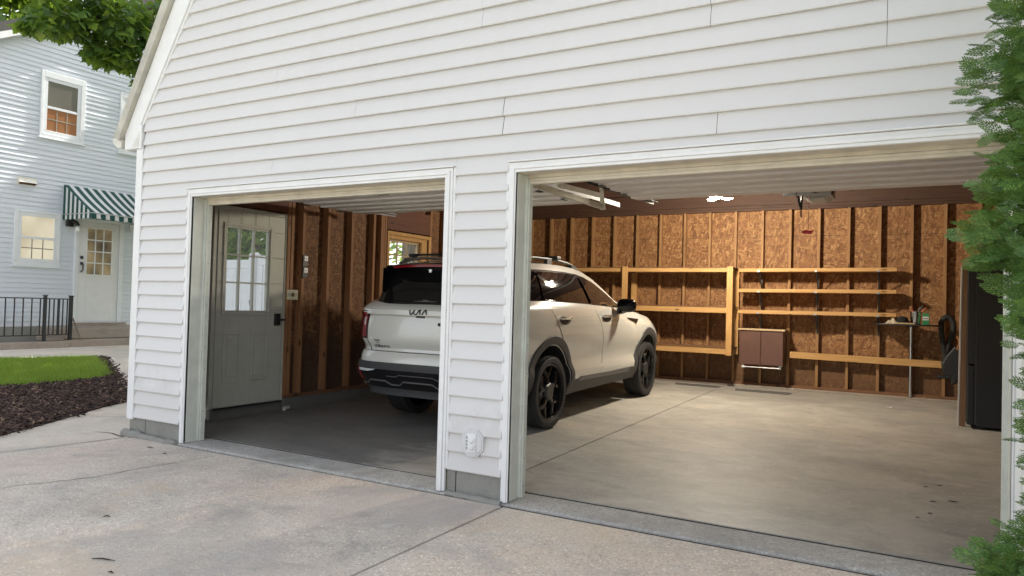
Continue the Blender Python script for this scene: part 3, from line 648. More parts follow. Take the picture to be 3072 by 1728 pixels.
t.grid(P); tag(t.build('cloth',plain('tan_cloth',(.48,.40,.30),.9,var=.3,scale=30),smooth=True,loc=(6.0,7.1,1.022)),'crumpled tan and white rag at the left end of the dark table','rag')
t=MB(); t.lathe([(.0,.105),(.03,.103),(.062,.088),(.075,.055),(.078,.0),(.0,.0)],(6.15,7.15,1.023),'z',18); t.prism([(6.09,7.09),(6.10,7.03),(6.15,7.005),(6.20,7.03),(6.21,7.09)],'z',1.024,1.032); tag(t.build('black_cap',plain('black_felt',(.012,.012,.013),.95,bump=.3),smooth=True,loc=(6.15,7.15,1.022)),'black fabric cap lying between the rag and the bucket','cap')
t=MB(); t.box((6.05,6.99,1.0235),(6.30,7.06,1.040)); tag(t.build('wood_offcut',m_tan,loc=(6.17,7.02,1.022),bevel=.002),'pale thin wood strip lying at the front of the dark table','wood strip')
BK=thing('bucket','shiny metal bucket holding tools on the dark table','bucket',(6.31,7.18,1.022))
t=MB(); t.lathe([(.0,.002),(.058,.002),(.074,.165),(.078,.168),(.078,.174),(.071,.172),(.055,.012),(.0,.012)],(6.31,7.18,1.022),'z',24,close=True); t.build('pail',m_chrome,BK,smooth=True)
for k,(dx,dy,c,hh) in enumerate(((-.02,.0,(.35,.05,.03),.06),(.02,.01,(.05,.05,.05),.075),(.045,-.01,(.4,.08,.03),.06),(.03,.03,(.05,.05,.05),.09),(-.04,.02,(.25,.05,.03),.035))):
    t=MB(); b=Vector((6.31+dx*.5,7.18+dy,1.09)); t.tube([b,b+Vector((dx*1.4,dy*.5,.10+hh*.5)),b+Vector((dx*2.3,dy,.10+hh))],[.007,.009,.008],8); t.build('tool_handle',plain('tool_grip',c,.5),BK,smooth=True)
GB=thing('green_box','small dark green carton with a white label beside the bucket','carton',(6.43,7.12,1.022))
t=MB(); t.box((6.39,7.09,1.023),(6.468,7.15,1.178)); t.build('carton',plain('green_card',(.025,.20,.075),.5),GB,bevel=.003)
t=MB(); t.box((6.394,7.088,1.085),(6.462,7.0895,1.130))
for i in range(6): t.box((6.40+.010*i,7.0868,1.095),(6.406+.010*i,7.0878,1.118),1)
t.build('label',[m_white,m_black],GB)
# black hose of a garden blower hung on the wall
HB=thing('blower_vac','black leaf blower with a thick looped hose hung on the rear wall','leaf blower',(6.70,7.3,.2))
t=MB(); P=[(6.700,7.30,.50),(6.660,7.28,.66),(6.632,7.26,.80),(6.614,7.25,.95),(6.612,7.25,1.05),(6.635,7.25,1.115),(6.675,7.25,1.14),(6.722,7.25,1.125),(6.752,7.25,1.07),(6.758,7.25,.98),(6.740,7.25,.88),(6.712,7.26,.78),(6.690,7.28,.68),(6.665,7.29,.60),(6.652,7.30,.50)]
Q=[]; rr=[]
for i in range(len(P)-1):
    for k in range(5): Q.append(Vector(P[i]).lerp(Vector(P[i+1]),k/5)); rr.append(.036 if (len(Q)%2) else .032)
t.tube(Q,rr,12); t.build('hose',m_rubber,HB,smooth=True)
t=MB(); t.prism([(6.62,.50),(6.68,.62),(6.78,.76),(6.83,.70),(6.84,.34),(6.80,.24),(6.74,.22),(6.73,.32),(6.64,.36)],'y',7.22,7.40); t.build('motor_housing',m_dark_plastic,HB,bevel=.02)
t=MB(); t.prism([(6.545,.325),(6.60,.345),(6.74,.352),(6.74,.300),(6.62,.300)],'y',7.22,7.34); t.build('nozzle',m_dark_plastic,HB,bevel=.012)
t=MB(); t.tube([(6.80,7.20,.70),(6.83,7.18,.80),(6.80,7.19,.88)],.016,10); t.build('grip',plain('orange_plastic',(.30,.11,.03),.5),HB,smooth=True)
# fridge and the slab leaning on it
FR=thing('fridge','tall black refrigerator against the right wall, seen from its side','refrigerator',(7.05,5.5,fz(5.5)))
t=MB(); t.box((6.905,5.16,-.045),(7.36,5.86,1.765)); t.build('body',plain('black_fridge',(.016,.015,.015),.42,var=.3,scale=120,bump=.5),FR,bevel=.008)
t=MB(); t.box((6.817,5.165,-.03),(6.884,5.855,.62)); t.build('door',m_dark_plastic,FR,bevel=.010)
t=MB(); t.box((6.817,5.165,.635),(6.884,5.855,1.768)); t.box((6.823,5.1635,1.68),(6.855,5.1645,1.745),1); D_=t.build('door',[m_dark_plastic,m_white],FR,bevel=.008)
t=MB(); t.box((6.885,5.175,-.02),(6.904,5.85,1.755)); t.build('gasket',plain('grey_gasket',(.07,.07,.07),.7),FR)
t=MB(); t.tube([(6.79,5.80,.8),(6.775,5.80,.85),(6.775,5.80,1.40),(6.79,5.80,1.45)],.012,8); t.box((6.785,5.79,.79),(6.818,5.81,.815)); t.box((6.785,5.79,1.435),(6.818,5.81,1.46)); t.build('handle',m_black,D_,smooth=True)
for x,y in ((6.95,5.2),(7.3,5.2),(6.95,5.8),(7.3,5.8)):
    t=MB(); t.lathe([(.02,fz(y)),(.02,-.045)],(x,y,0),'z',10); t.build('foot',m_black,FR)
LB=thing('leaning_board','tall unfinished wood slab with a white edge leaning on the black fridge','slab',(6.77,5.3,fz(5.3)))
t=MB(); t.add([(6.752,5.30,fz(5.3)),(6.812,5.30,fz(5.3)),(6.812,5.345,fz(5.3)),(6.752,5.345,fz(5.3)),(6.770,5.305,1.708),(6.8145,5.305,1.712),(6.8145,5.345,1.712),(6.770,5.345,1.708)],[(0,3,2,1),(4,5,6,7),(0,1,5,4),(1,2,6,5),(2,3,7,6),(3,0,4,7)])
t.build('core',wood_mat('slab_wood',(.30,.15,.075),(.47,.26,.13),'z'),LB,bevel=.002)
t=MB(); t.add([(6.736,5.298,fz(5.3)),(6.751,5.298,fz(5.3)),(6.751,5.345,fz(5.3)),(6.736,5.345,fz(5.3)),(6.754,5.303,1.715),(6.769,5.303,1.715),(6.769,5.345,1.715),(6.754,5.345,1.715)],[(0,3,2,1),(4,5,6,7),(0,1,5,4),(1,2,6,5),(2,3,7,6),(3,0,4,7)])
t.build('facing',plain('white_laminate',(.70,.66,.60),.4),LB,bevel=.001)
# wall controls by the side door
WC=thing('door_control','black wall panel with two white push buttons beside the side door','wall control',(.06,2.0,1.38))
t=MB(); t.box((.061,1.958,1.385),(.080,2.035,1.515)); t.box((.061,1.958,1.520),(.080,2.035,1.655)); t.build('housing',m_dark_plastic,WC,bevel=.004)
for z in (1.448,1.585):
    t=MB(); t.box((.0805,1.975,z),(.087,2.030,z+.058)); t.box((.0872,1.992,z+.018),(.089,2.012,z+.036),1); t.build('button',[m_white,plain('grey_mark',(.45,.45,.45),.5)],WC,bevel=.003)
SP=thing('junction_plate','square ivory cover plate on the studs beside the side door','cover plate',(.06,1.82,1.13))
t=MB(); t.box((.061,1.742,1.130),(.068,1.908,1.242)); t.box((.045,1.76,1.14),(.0605,1.89,1.232)); t.build('plate',m_ivory,SP,bevel=.002)
t=MB(); t.lathe([(.022,0),(.022,.002)],(.0682,1.83,1.19),'x',12); t.lathe([(.016,0),(.016,.002)],(.0684,1.822,1.178),'x',10); t.lathe([(.005,0),(.005,.002)],(.0682,1.775,1.186),'x',8); t.lathe([(.005,0),(.005,.002)],(.0682,1.875,1.186),'x',8); t.build('stain',plain('olive_stain',(.13,.11,.04),.8),SP)
t=MB(); t.tube([(.02,2.01,1.38),(.03,2.01,1.28),(.03,2.01,1.02)],.010,8); t.lathe([(.014,0),(.014,.03)],(.03,2.01,1.28),'z',10); t.lathe([(.014,0),(.014,.03)],(.03,2.01,1.03),'z',10); tag(t.build('conduit',m_steel,smooth=True,loc=(.03,2.01,1.0)),'short grey conduit on the stud below the black door control','conduit')
t=MB(); t.tube([(.09,1.80,-.10),(.10,1.72,-.10),(.13,1.70,-.105)],.022,10); tag(t.build('pipe_elbow',plain('grey_pvc',(.42,.42,.38),.6),smooth=True,loc=(.1,1.75,-.125)),'grey pipe elbow on the slab at the foot of the side door','pipe')
# mats
for (x0,x1,y0,y1,lab) in ((3.98,4.72,6.86,7.10,'thin dark rubber mat on the slab below the brown cabinet'),(3.02,3.66,7.02,7.24,'thin dark rubber mat on the slab under the shelving frame')):
    t=MB(); t.prism([(x0,y0),(x1,y0-.03),(x1+.03,y1-.05),(x1-.05,y1),(x0-.04,y1-.02)],'z',fz(y1)-.003,fz(y1)+.006); tag(t.build('rubber_mat',plain('grey_rubber',(.11,.105,.098),.9),loc=(x0,y0,fz(y1))),lab,'mat')
for x,y,a,lab in ((6.02,6.35,.3,'white paper scrap on the slab, farther from the fridge'),(6.22,6.0,1.2,'white paper scrap on the slab nearest the fridge')):
    t=MB(); t.obox((x,y,fz(y)+.006),(.06,.03,.004),(.1,.15,a)); t.obox((x+.03,y+.01,fz(y)+.009),(.03,.02,.004),(.3,-.2,a+.5)); tag(t.build('paper_scrap',m_white,loc=(x,y,fz(y))),lab,'litter')
# outdoor socket on the pillar
OB=thing('outdoor_outlet','white covered power outlet on an octagonal plate on the pillar','power outlet',(3.74,-.02,.24))
def octo(cx,cz,w_,h_,c): return [(cx-w_/2+c,cz-h_/2),(cx+w_/2-c,cz-h_/2),(cx+w_/2,cz-h_/2+c),(cx+w_/2,cz+h_/2-c),(cx+w_/2-c,cz+h_/2),(cx-w_/2+c,cz+h_/2),(cx-w_/2,cz+h_/2-c),(cx-w_/2,cz-h_/2+c)]
t=MB(); t.prism(octo(3.738,.205,.172,.188,.05),'y',-.036,-.004); t.prism(octo(3.738,.205,.150,.166,.044),'y',-.041,-.0365); t.build('mounting_block',plain('grey_vinyl_block',(.66,.655,.66),.5),OB,bevel=.003)
t=MB(); t.box((3.703,-.049,.143),(3.773,-.0415,.267)); t.build('cover',m_white,OB,bevel=.003)
for z in (.182,.228):
    t=MB(); t.lathe([(.022,0),(.022,-.010),(.017,-.014)],(3.738,-.0495,z),'y',20); t.box((3.738,-.058,z-.016),(3.766,-.050,z+.016)); t.build('lid',m_white,OB,bevel=.002)
    t=MB(); t.box((3.700,-.056,z-.018),(3.708,-.0495,z-.006)); t.box((3.700,-.056,z+.006),(3.708,-.0495,z+.018)); t.build('hinge',m_steel,OB)
# small twigs on the driveway
tw=[(2.86,-2.02,.13,.35,'longest dark twig lying on the driveway in front of the left bay'),(3.05,-2.10,.035,.2,'short dark bark chip just right of the longest twig'),(.62,-.26,.075,.2,'brown bark chip on the driveway by the left corner foundation'),(.93,-.34,.045,.15,'small bark chip on the driveway near the left door casing'),(2.2,-1.6,.045,.6,'small grey twig in the middle of the driveway')]
for x,y,ln,a,lab in tw:
    t=MB(); dx,dy=math.cos(a)*ln/2,math.sin(a)*ln/2
    t.tube([(x-dx,y-dy,-.168),(x-dx*.2,y-dy*.2+.004,-.165),(x+dx*.4,y+dy*.4,-.166),(x+dx,y+dy,-.168)],[.002,.004,.0035,.001],6); tag(t.build('twig',plain('twig_bark',(.04,.03,.025),.9),smooth=True,loc=(x,y,-.172)),lab,'twig')
# ------------------------------------------------------------------ the car (local u right, v forward from the rear axle, w up)
CX,CY=2.167,2.457
def cw(u,v,w_):
    y=CY+(v*1.06 if v>0 else v); return (CX+u,y,-.105+.0158*(y-CY)+w_)
ip=np.interp
def catmull(P,n):
    P=[np.array(q,float) for q in P]; P=[2*P[0]-P[1]]+P+[2*P[-1]-P[-2]]; out=[]
    for i in range(1,len(P)-2):
        for k in range(n):
            t=k/n; a,b,c,d=P[i-1:i+3]
            out.append(.5*((2*b)+(c-a)*t+(2*a-5*b+4*c-d)*t*t+(3*b-a-3*c+d)*t**3))
    out.append(P[-2]); return np.array(out)
NS=8
def Tb(v): return ip(v,[-1.1,-.95,-.7,-.4,0,.9,1.8,2.05,2.5,3.0,3.35,3.6,3.8],[1.235,1.245,1.275,1.292,1.292,1.262,1.212,1.185,1.14,1.07,.98,.88,.76])
def Bb(v): return ip(v,[-1.1,-.8,-.45,-.2,3.0,3.5,3.8],[.40,.37,.33,.31,.29,.33,.37])
S_L=[0,.06,.12,.19,.222,.255,.29,.33,.39,.44,.452,.482,.53,.576,.64,.70,.76,.82,.868,.876,.90,.93,.96,.985,1.0]
def hwb(s): return ip(s,[0,.12,.19,.255,.33,.45,.60,.72,.80,.86,.93,1],[.875,.928,.941,.940,.913,.921,.944,.950,.946,.936,.915,.872])
def vrb(s): return ip(s,[0,.10,.2,.32,.40,.44,.452,.482,.576,.70,.84,.868,.876,.93,.97,1],[-.93,-1.0,-1.05,-1.06,-1.045,-1.02,-.985,-.980,-1.022,-1.015,-1.0,-.992,-1.038,-1.036,-1.0,-.93])
def vfb(s): return ip(s,[0,.2,.5,.8,1],[3.62,3.70,3.72,3.68,3.58])
def outl(s):
    h,a,b=hwb(s),vrb(s),vfb(s)
    return catmull([(0,a),(.40*h,a+.004),(.66*h,a+.03),(.84*h,a+.11),(.945*h,a+.27),(.99*h,a+.58),(h,.2),(h,1.2),(h,b-1.35),(.99*h,b-.85),(.95*h,b-.45),(.84*h,b-.20),(.58*h,b-.06),(0,b)],NS)
OUT=[outl(s) for s in S_L]; NP=len(OUT[0])
def wb(v,s): return Bb(v)+(Tb(v)-Bb(v))*s
def body_pt(t,w_,off=0):
    """point on the lower body at outline parameter t (0..13) and height w"""
    v=-1.0 if t<3 else 0; u=0
    for _ in range(4):
        s=min(1,max(0,(w_-Bb(v))/(Tb(v)-Bb(v)))); o=outl_at(s); k=min(max(t,0),13)*NS; i=min(int(k),NP-2); q=o[i]+(o[i+1]-o[i])*(k-i); v=q[1]
    d=o[min(i+2,NP-1)]-o[max(i-1,0)]; d/=np.linalg.norm(d)+1e-9
    return q[0]+d[1]*off, q[1]-d[0]*off, w_
def outl_at(s):
    i=int(np.searchsorted(S_L,s,'right'))-1; i=min(max(i,0),len(S_L)-2); f=(s-S_L[i])/(S_L[i+1]-S_L[i]); return OUT[i]*(1-f)+OUT[i+1]*f
def t_of_v(v,w_):
    s=min(1,max(0,(w_-Bb(v))/(Tb(v)-Bb(v)))); o=outl_at(s); return float(ip(v,o[:,1],np.arange(NP)/NS))
def t_of_u(u,w_):
    s=min(1,max(0,(w_-Bb(-1.0))/(Tb(-1.0)-Bb(-1.0)))); o=outl_at(s)[:6*NS]; return float(ip(abs(u),o[:,0],np.arange(len(o))/NS))
def side(v,w_,off=0,sg=1):
    q=body_pt(t_of_v(v,w_),w_,off); return cw(sg*q[0],q[1],q[2])
def rear(u,w_,off=0):
    q=body_pt(t_of_u(u,w_),w_,off); return cw(math.copysign(q[0],u) if u else 0,q[1],q[2])
def patch(mb,rows,n,fn,off,mat=0,skirt=.012):
    """rows: (w, a0, a1); fn(a,w,off) -> point. A thin curved panel with turned-in edges"""
    G=[[fn(a0+(a1-a0)*j/n,w_,off) for j in range(n+1)] for w_,a0,a1 in rows]
    I=[[fn(a0+(a1-a0)*j/n,w_,off-skirt) for j in range(n+1)] for w_,a0,a1 in rows]
    mb.grid(G,mat)
    mb.grid([G[0],I[0]],mat); mb.grid([G[-1],I[-1]],mat); mb.grid([[r_[0] for r_ in G],[r_[0] for r_ in I]],mat); mb.grid([[r_[-1] for r_ in G],[r_[-1] for r_ in I]],mat)
t=NT('pearl_white_paint'); m_paint=t.set((.60,.595,.555),.20,0,Coat_Weight=1.0,Coat_Roughness=.04); t.b.inputs['Specular IOR Level'].default_value=.5
fl=t.noise(t.coord(),900,1); t.l(t.ramp(fl,[(.3,(.57,.565,.525)),(.7,(.635,.63,.59))]),t.b.inputs['Base Color'])
m_gl=NT('tinted_car_glass'); m_gl=m_gl.set((.006,.006,.007),.04,0); m_gl.node_tree.nodes['Principled BSDF'].inputs['Specular IOR Level'].default_value=.42
m_gloss=NT('gloss_black'); m_gloss=m_gloss.set((.008,.008,.009),.12,0)
m_clad=plain('grey_cladding',(.045,.045,.047),.55,var=.12,scale=60,bump=.1); m_satin=plain('satin_grey_trim',(.105,.105,.11),.40,.25,var=.05)
m_red=NT('red_lens'); m_red=m_red.set((.22,.008,.014),.10,0,Coat_Weight=1); m_redd=NT('dark_red_lens'); m_redd=m_redd.set((.075,.004,.008),.10,0,Coat_Weight=1)
m_hand=plain('satin_chrome',(.78,.77,.74),.18,.85,var=.03); m_alu=plain('silver_trim',(.50,.50,.52),.28,.9); m_lens=NT('clear_lens'); m_lens=m_lens.set((.62,.64,.66),.12,0,Coat_Weight=1)
m_tyre=plain('tyre_rubber',(.022,.022,.022),.78,var=.15,bump=.12); m_rim=plain('gloss_black_rim',(.030,.030,.031),.18,.55); m_hub=plain('dark_hub_cover',(.055,.055,.056),.42,.4)
m_under=plain('underbody_black',(.012,.012,.012),.9)
CAR=thing('car','pearl white mid size suv parked nose in under the left bay','car',(CX,CY,-.105))
# lower body: closed loft, wheel wells cut with cylinders
B=MB()
ring=[]
for s,o in zip(S_L,OUT):
    half=[(u,v,wb(v,s)) for u,v in o]; full=[cw(*q) for q in half]+[cw(-q[0],q[1],q[2]) for q in half[-2:0:-1]]; ring.append(full)
n=len(ring[0]); base=0
for r_ in ring: B.v+=r_
for i in range(len(ring)-1):
    for j in range(n): B.f.append([i*n+j,i*n+(j+1)%n,(i+1)*n+(j+1)%n,(i+1)*n+j]); B.m.append(0)
def cap(s,o,dome,flip):
    qs=[1,.93,.8,.6,.35,.1,-.1,-.35,-.6,-.8,-.93,-1]
    idx0=(len(ring)-1)*n if not flip else 0; rows=[]
    for k,(u,v) in enumerate(o):
        row=[]
        for q in qs:
            if q==1: row.append(idx0+k)
            elif q==-1: row.append(idx0+((n-k)%n))
            else:
                B.v.append(cw(u*q,v,wb(v,s)+dome*(1-q*q))); row.append(len(B.v)-1)
        rows.append(row)
    for k in range(len(o)-1):
        for j in range(len(qs)-1):
            f=[rows[k][j],rows[k][j+1],rows[k+1][j+1],rows[k+1][j]]
            f=list(dict.fromkeys(f))
            if len(f)>=3: B.f.append(f if not flip else f[::-1]); B.m.append(0)
cap(1,OUT[-1],.035,False); cap(0,OUT[0],-.01,True)
body=B.build('body',[m_paint,m_under],CAR,smooth=True,ang=50,fix=False)
bm=bmesh.new(); bm.from_mesh(body.data); bmesh.ops.remove_doubles(bm,verts=bm.verts,dist=.0005); bmesh.ops.dissolve_degenerate(bm,dist=.0004,edges=bm.edges); bmesh.ops.recalc_face_normals(bm,faces=bm.faces); bm.to_mesh(body.data); bm.free()
WV=(0,2.815); HUB=.369
for v0 in WV:
    cut=MB()
    for sg in (1,-1):
        c0=Vector(cw(0,v0,HUB+.03))
        cut.lathe([(.445,.58*sg),(.445,1.3*sg)],c0,'x',56,1)
    cm=cut.build('cutter',[m_under,m_under]); md=body.modifiers.new('well','BOOLEAN'); md.operation='DIFFERENCE'; md.object=cm; md.solver='EXACT'; md.material_mode='TRANSFER'
    dg=bpy.context.evaluated_depsgraph_get(); me=bpy.data.meshes.new_from_object(body.evaluated_get(dg)); old=body.data; body.modifiers.clear(); body.data=me; me.name='body'; bpy.data.meshes.remove(old); bpy.data.objects.remove(cm)
body.data.polygons.foreach_set('use_smooth',[True]*len(body.data.polygons)); body.data.set_sharp_from_angle(angle=R(32))
# cabin
def We(v): return ip(v,[-1.0,-.8,-.55,-.2,.2,.6,.9,1.15,1.4,1.7,1.95,2.3],[1.585,1.61,1.648,1.675,1.688,1.685,1.668,1.632,1.560,1.425,1.30,1.17])
GS=[0,.12,.3,.5,.7,.85,.93,.97,1.0]
def gout(s):
    a=ip(s,[0,.85,.86,1],[-.955,-.76,-.76,-.745]); P0=[(0,a),(.38,a+.004),(.585,a+.05),(.70,a+.16),(.80,a+.42),(.862,.15),(.870,1.0),(.866,1.5),(.835,2.05),(.80,2.22),(.4,2.34),(0,2.36)]
    P1=[(0,a),(.40,a+.004),(.54,a+.03),(.605,a+.12),(.655,a+.38),(.685,.2),(.690,.9),(.705,1.35),(.77,1.88),(.79,2.22),(.4,2.34),(0,2.36)]
    f=s**.92; return catmull([(p[0]*(1-f)+q[0]*f+.012*math.sin(math.pi*s)*(p[0]>.3),p[1]*(1-f)+q[1]*f) for p,q in zip(P0,P1)],NS)
GO=[gout(s) for s in GS]; GN=len(GO[0])
def wg(v,s): return (Tb(v)-.02)*(1-s)+max(We(v),Tb(v)-.01)*s
def g_at(s):
    i=min(max(int(np.searchsorted(GS,s,'right'))-1,0),len(GS)-2); f=(s-GS[i])/(GS[i+1]-GS[i]); return GO[i]*(1-f)+GO[i+1]*f
def gpt(t,w_,off=0):
    v=-.8 if t<3 else 0
    for _ in range(5):
        s=min(1,max(0,(w_-Tb(v)+.02)/(max(We(v),Tb(v)-.01)-Tb(v)+.02))); o=g_at(s); k=t*NS; i=min(int(k),GN-2); q=o[i]+(o[i+1]-o[i])*(k-i); v=q[1]
    d=o[min(i+2,GN-1)]-o[max(i-1,0)]; d/=np.linalg.norm(d)+1e-9
    return q[0]+d[1]*off*.95,q[1]-d[0]*off,w_+off*.3
def gside(v,w_,off=0,sg=1):
    s=min(1,max(0,(w_-Tb(v)+.02)/(max(We(v),Tb(v)-.01)-Tb(v)+.02))); o=g_at(s); t_=float(ip(v,o[:,1],np.arange(GN)/NS)); q=gpt(t_,w_,off); return cw(sg*q[0],v if abs(q[1]-v)<.05 else q[1],q[2])
Gm=MB(); ring2=[]
for s,o in zip(GS,GO):
    half=[(u,v,wg(v,s)) for u,v in o]; ring2.append([cw(*q) for q in half]+[cw(-q[0],q[1],q[2]) for q in half[-2:0:-1]])
n2=len(ring2[0])
for r_ in ring2: Gm.v+=r_
for i in range(len(GS)-1):
    for j in range(n2):
        Gm.f.append([i*n2+j,i*n2+(j+1)%n2,(i+1)*n2+(j+1)%n2,(i+1)*n2+j])
        jj=min(j,n2-j)/NS; Gm.m.append(1 if (GS[i]>=.85 and jj>2.2) else 0)
qs=[1,.96,.88,.75,.5,.2,-.2,-.5,-.75,-.88,-.96,-1]; rows=[]; idx0=(len(GS)-1)*n2
for k,(u,v) in enumerate(GO[-1]):
    dm=ip(v,[-1,-.7,-.3,.5,1.3,2.46],[.02,.025,.055,.068,.065,.05]); row=[]
    for q in qs:
        if q==1: row.append(idx0+k)
        elif q==-1: row.append(idx0+((n2-k)%n2))
        else: Gm.v.append(cw(u*q,v,wg(v,1)+dm*(1-abs(q)**2.2))); row.append(len(Gm.v)-1)
    rows.append(row)
for k in range(GN-1):
    for j in range(len(qs)-1):
        f=list(dict.fromkeys([rows[k][j],rows[k][j+1],rows[k+1][j+1],rows[k+1][j]]))
        if len(f)>=3:
            Gm.f.append(f); Gm.m.append(1 if (GO[-1][k][1]<1.32 or j in (0,len(qs)-2)) else 0)
cab=Gm.build('cabin',[m_gloss,m_paint],CAR,smooth=True,ang=32)
# side windows
for sg in (1,-1):
    sf=lambda v,w_,off:gside(v,w_,off,sg)
    vv=np.linspace(-.60,1.93,60)
    lo_=np.polyfit(vv,[Tb(q)+.012 for q in vv],4); hi_=np.polyfit(vv,[max(We(q)-.085,Tb(q)+.016) for q in vv],6)
    gl_=lambda q,w_: (gside(q,w_,.0)[0]-CX)*sg
    ul_=np.polyfit(vv,[gl_(q,np.polyval(lo_,q)) for q in vv],3); uh_=np.polyfit(vv,[gl_(q,np.polyval(hi_,q)) for q in vv],3)
    def win(va0,va1,vb0,vb1,mat=m_gl):
        """va*: rear edge at bottom/top, vb*: front edge at bottom/top; a smooth ruled pane"""
        t=MB(); G=[]
        for i in range(9):
            f=i/8; a=va0+(va1-va0)*f; b=vb0+(vb1-vb0)*f; row=[]
            for j in range(17):
                v=a+(b-a)*j/16; lo=np.polyval(lo_,v); hi=max(np.polyval(hi_,v),lo+.003); u=np.polyval(ul_,v)*(1-f)+np.polyval(uh_,v)*f+.014+.012*math.sin(math.pi*f)
                row.append(cw(sg*u,v,lo+(hi-lo)*f))
            G.append(row)
        t.grid(G,0); return t.build('side_window',mat,CAR,smooth=True,ang=60)
    win(-.55,-.42,-.10,-.06); win(-.06,-.02,.98,.86); win(1.06,.94,1.90,1.40)
    t=MB(); t.tube([sf(v,Tb(v)+.004,.012) for v in np.linspace(-.56,1.95,30)],.006,6); t.build('belt_moulding',m_gloss,CAR,smooth=True)
# rear screen, spoiler, brake light, wiper
t=MB(); P=[]
for w_ in np.linspace(1.268,1.575,10):
    f=(w_-1.268)/.307; tm=2.45-.15*f; P.append([cw(*(lambda q:(q[0]*(1 if x>=0 else -1),q[1],q[2]))(gpt(abs(x),w_,.006))) for x in np.linspace(-tm,tm,25)])
t.grid(P); t.build('rear_window',m_gl,CAR,smooth=True)
t=MB(); A=[]
for x in np.linspace(-1,1,25):
    u=.56*x; e=abs(x)**4*.06; dz=-.018*x*x
    A.append([cw(u,-.66,1.660+dz),cw(u,-.80,1.652+dz),cw(u,-.905+e,1.640+dz),cw(u,-.910+e,1.628+dz),cw(u,-.80,1.600+dz),cw(u,-.70,1.590+dz)])
t.grid(A); SPO=t.build('spoiler',m_gloss,CAR,smooth=True)
t=MB(); t.grid([[cw(.56*x*.95,-.665,1.6635-.018*x*x),cw(.56*x*.95,-.80,1.6555-.018*x*x),cw(.56*x*.95,-.895+abs(x)**4*.06,1.6440-.018*x*x)] for x in np.linspace(-1,1,25)]); t.build('roof_end',m_paint,CAR,smooth=True)
t=MB(); t.grid([[cw(.44*x,-.913+abs(x)**4*.03,1.632-.012*x*x),cw(.44*x,-.908+abs(x)**4*.03,1.608-.012*x*x)] for x in np.linspace(-1,1,19)]); t.build('brake_light',m_red,SPO,smooth=True)
t=MB(); t.prism([(CX-.02,0),(CX+.02,0),(CX+.012,-.03),(CX-.012,-.03)],'y',CY-.86,CY-.845); 
t.v=[(x,y,z+cw(0,-.85,1.585)[2]) for x,y,z in t.v]; t.build('washer_nozzle',m_alu,SPO)
for sg in (1,-1):
    t=MB(); t.add([cw(sg*.50,-.70,1.60),cw(sg*.565,-.70,1.60),cw(sg*.62,-.80,1.36),cw(sg*.60,-.855,1.36),cw(sg*.555,-.90,1.60),cw(sg*.50,-.90,1.60)],[(0,1,5),(1,4,5),(1,2,3,4),(0,5,3,2)]); t.build('spoiler_fin',m_gloss,SPO)
# roof rails and crossbars
for sg in (1,-1):
    t=MB(); t.tube([cw(sg*ip(v,[-.6,0,1.2],[.58,.615,.615]),v,We(v)+ip(v,[-.6,-.45,-.2,.6,1.0,1.25],[.02,.045,.062,.066,.058,.022])) for v in np.linspace(-.6,1.25,22)],.017,8)
    for v in (-.42,.45,1.05): t.box(cw(sg*.595,v-.05,We(v)+.01),cw(sg*.635,v+.05,We(v)+.062))
    t.build('roof_rail',m_dark_plastic,CAR,smooth=True)
for v in (-.30,.62):
    t=MB(); t.bar(cw(-.66,v,We(v)+.098),cw(.66,v,We(v)+.098),.065,.022)
    for sg in (1,-1): t.box(cw(sg*.585,v-.05,We(v)+.070),cw(sg*.665,v+.05,We(v)+.105))
    t.build('crossbar',m_dark_plastic,CAR,bevel=.008)
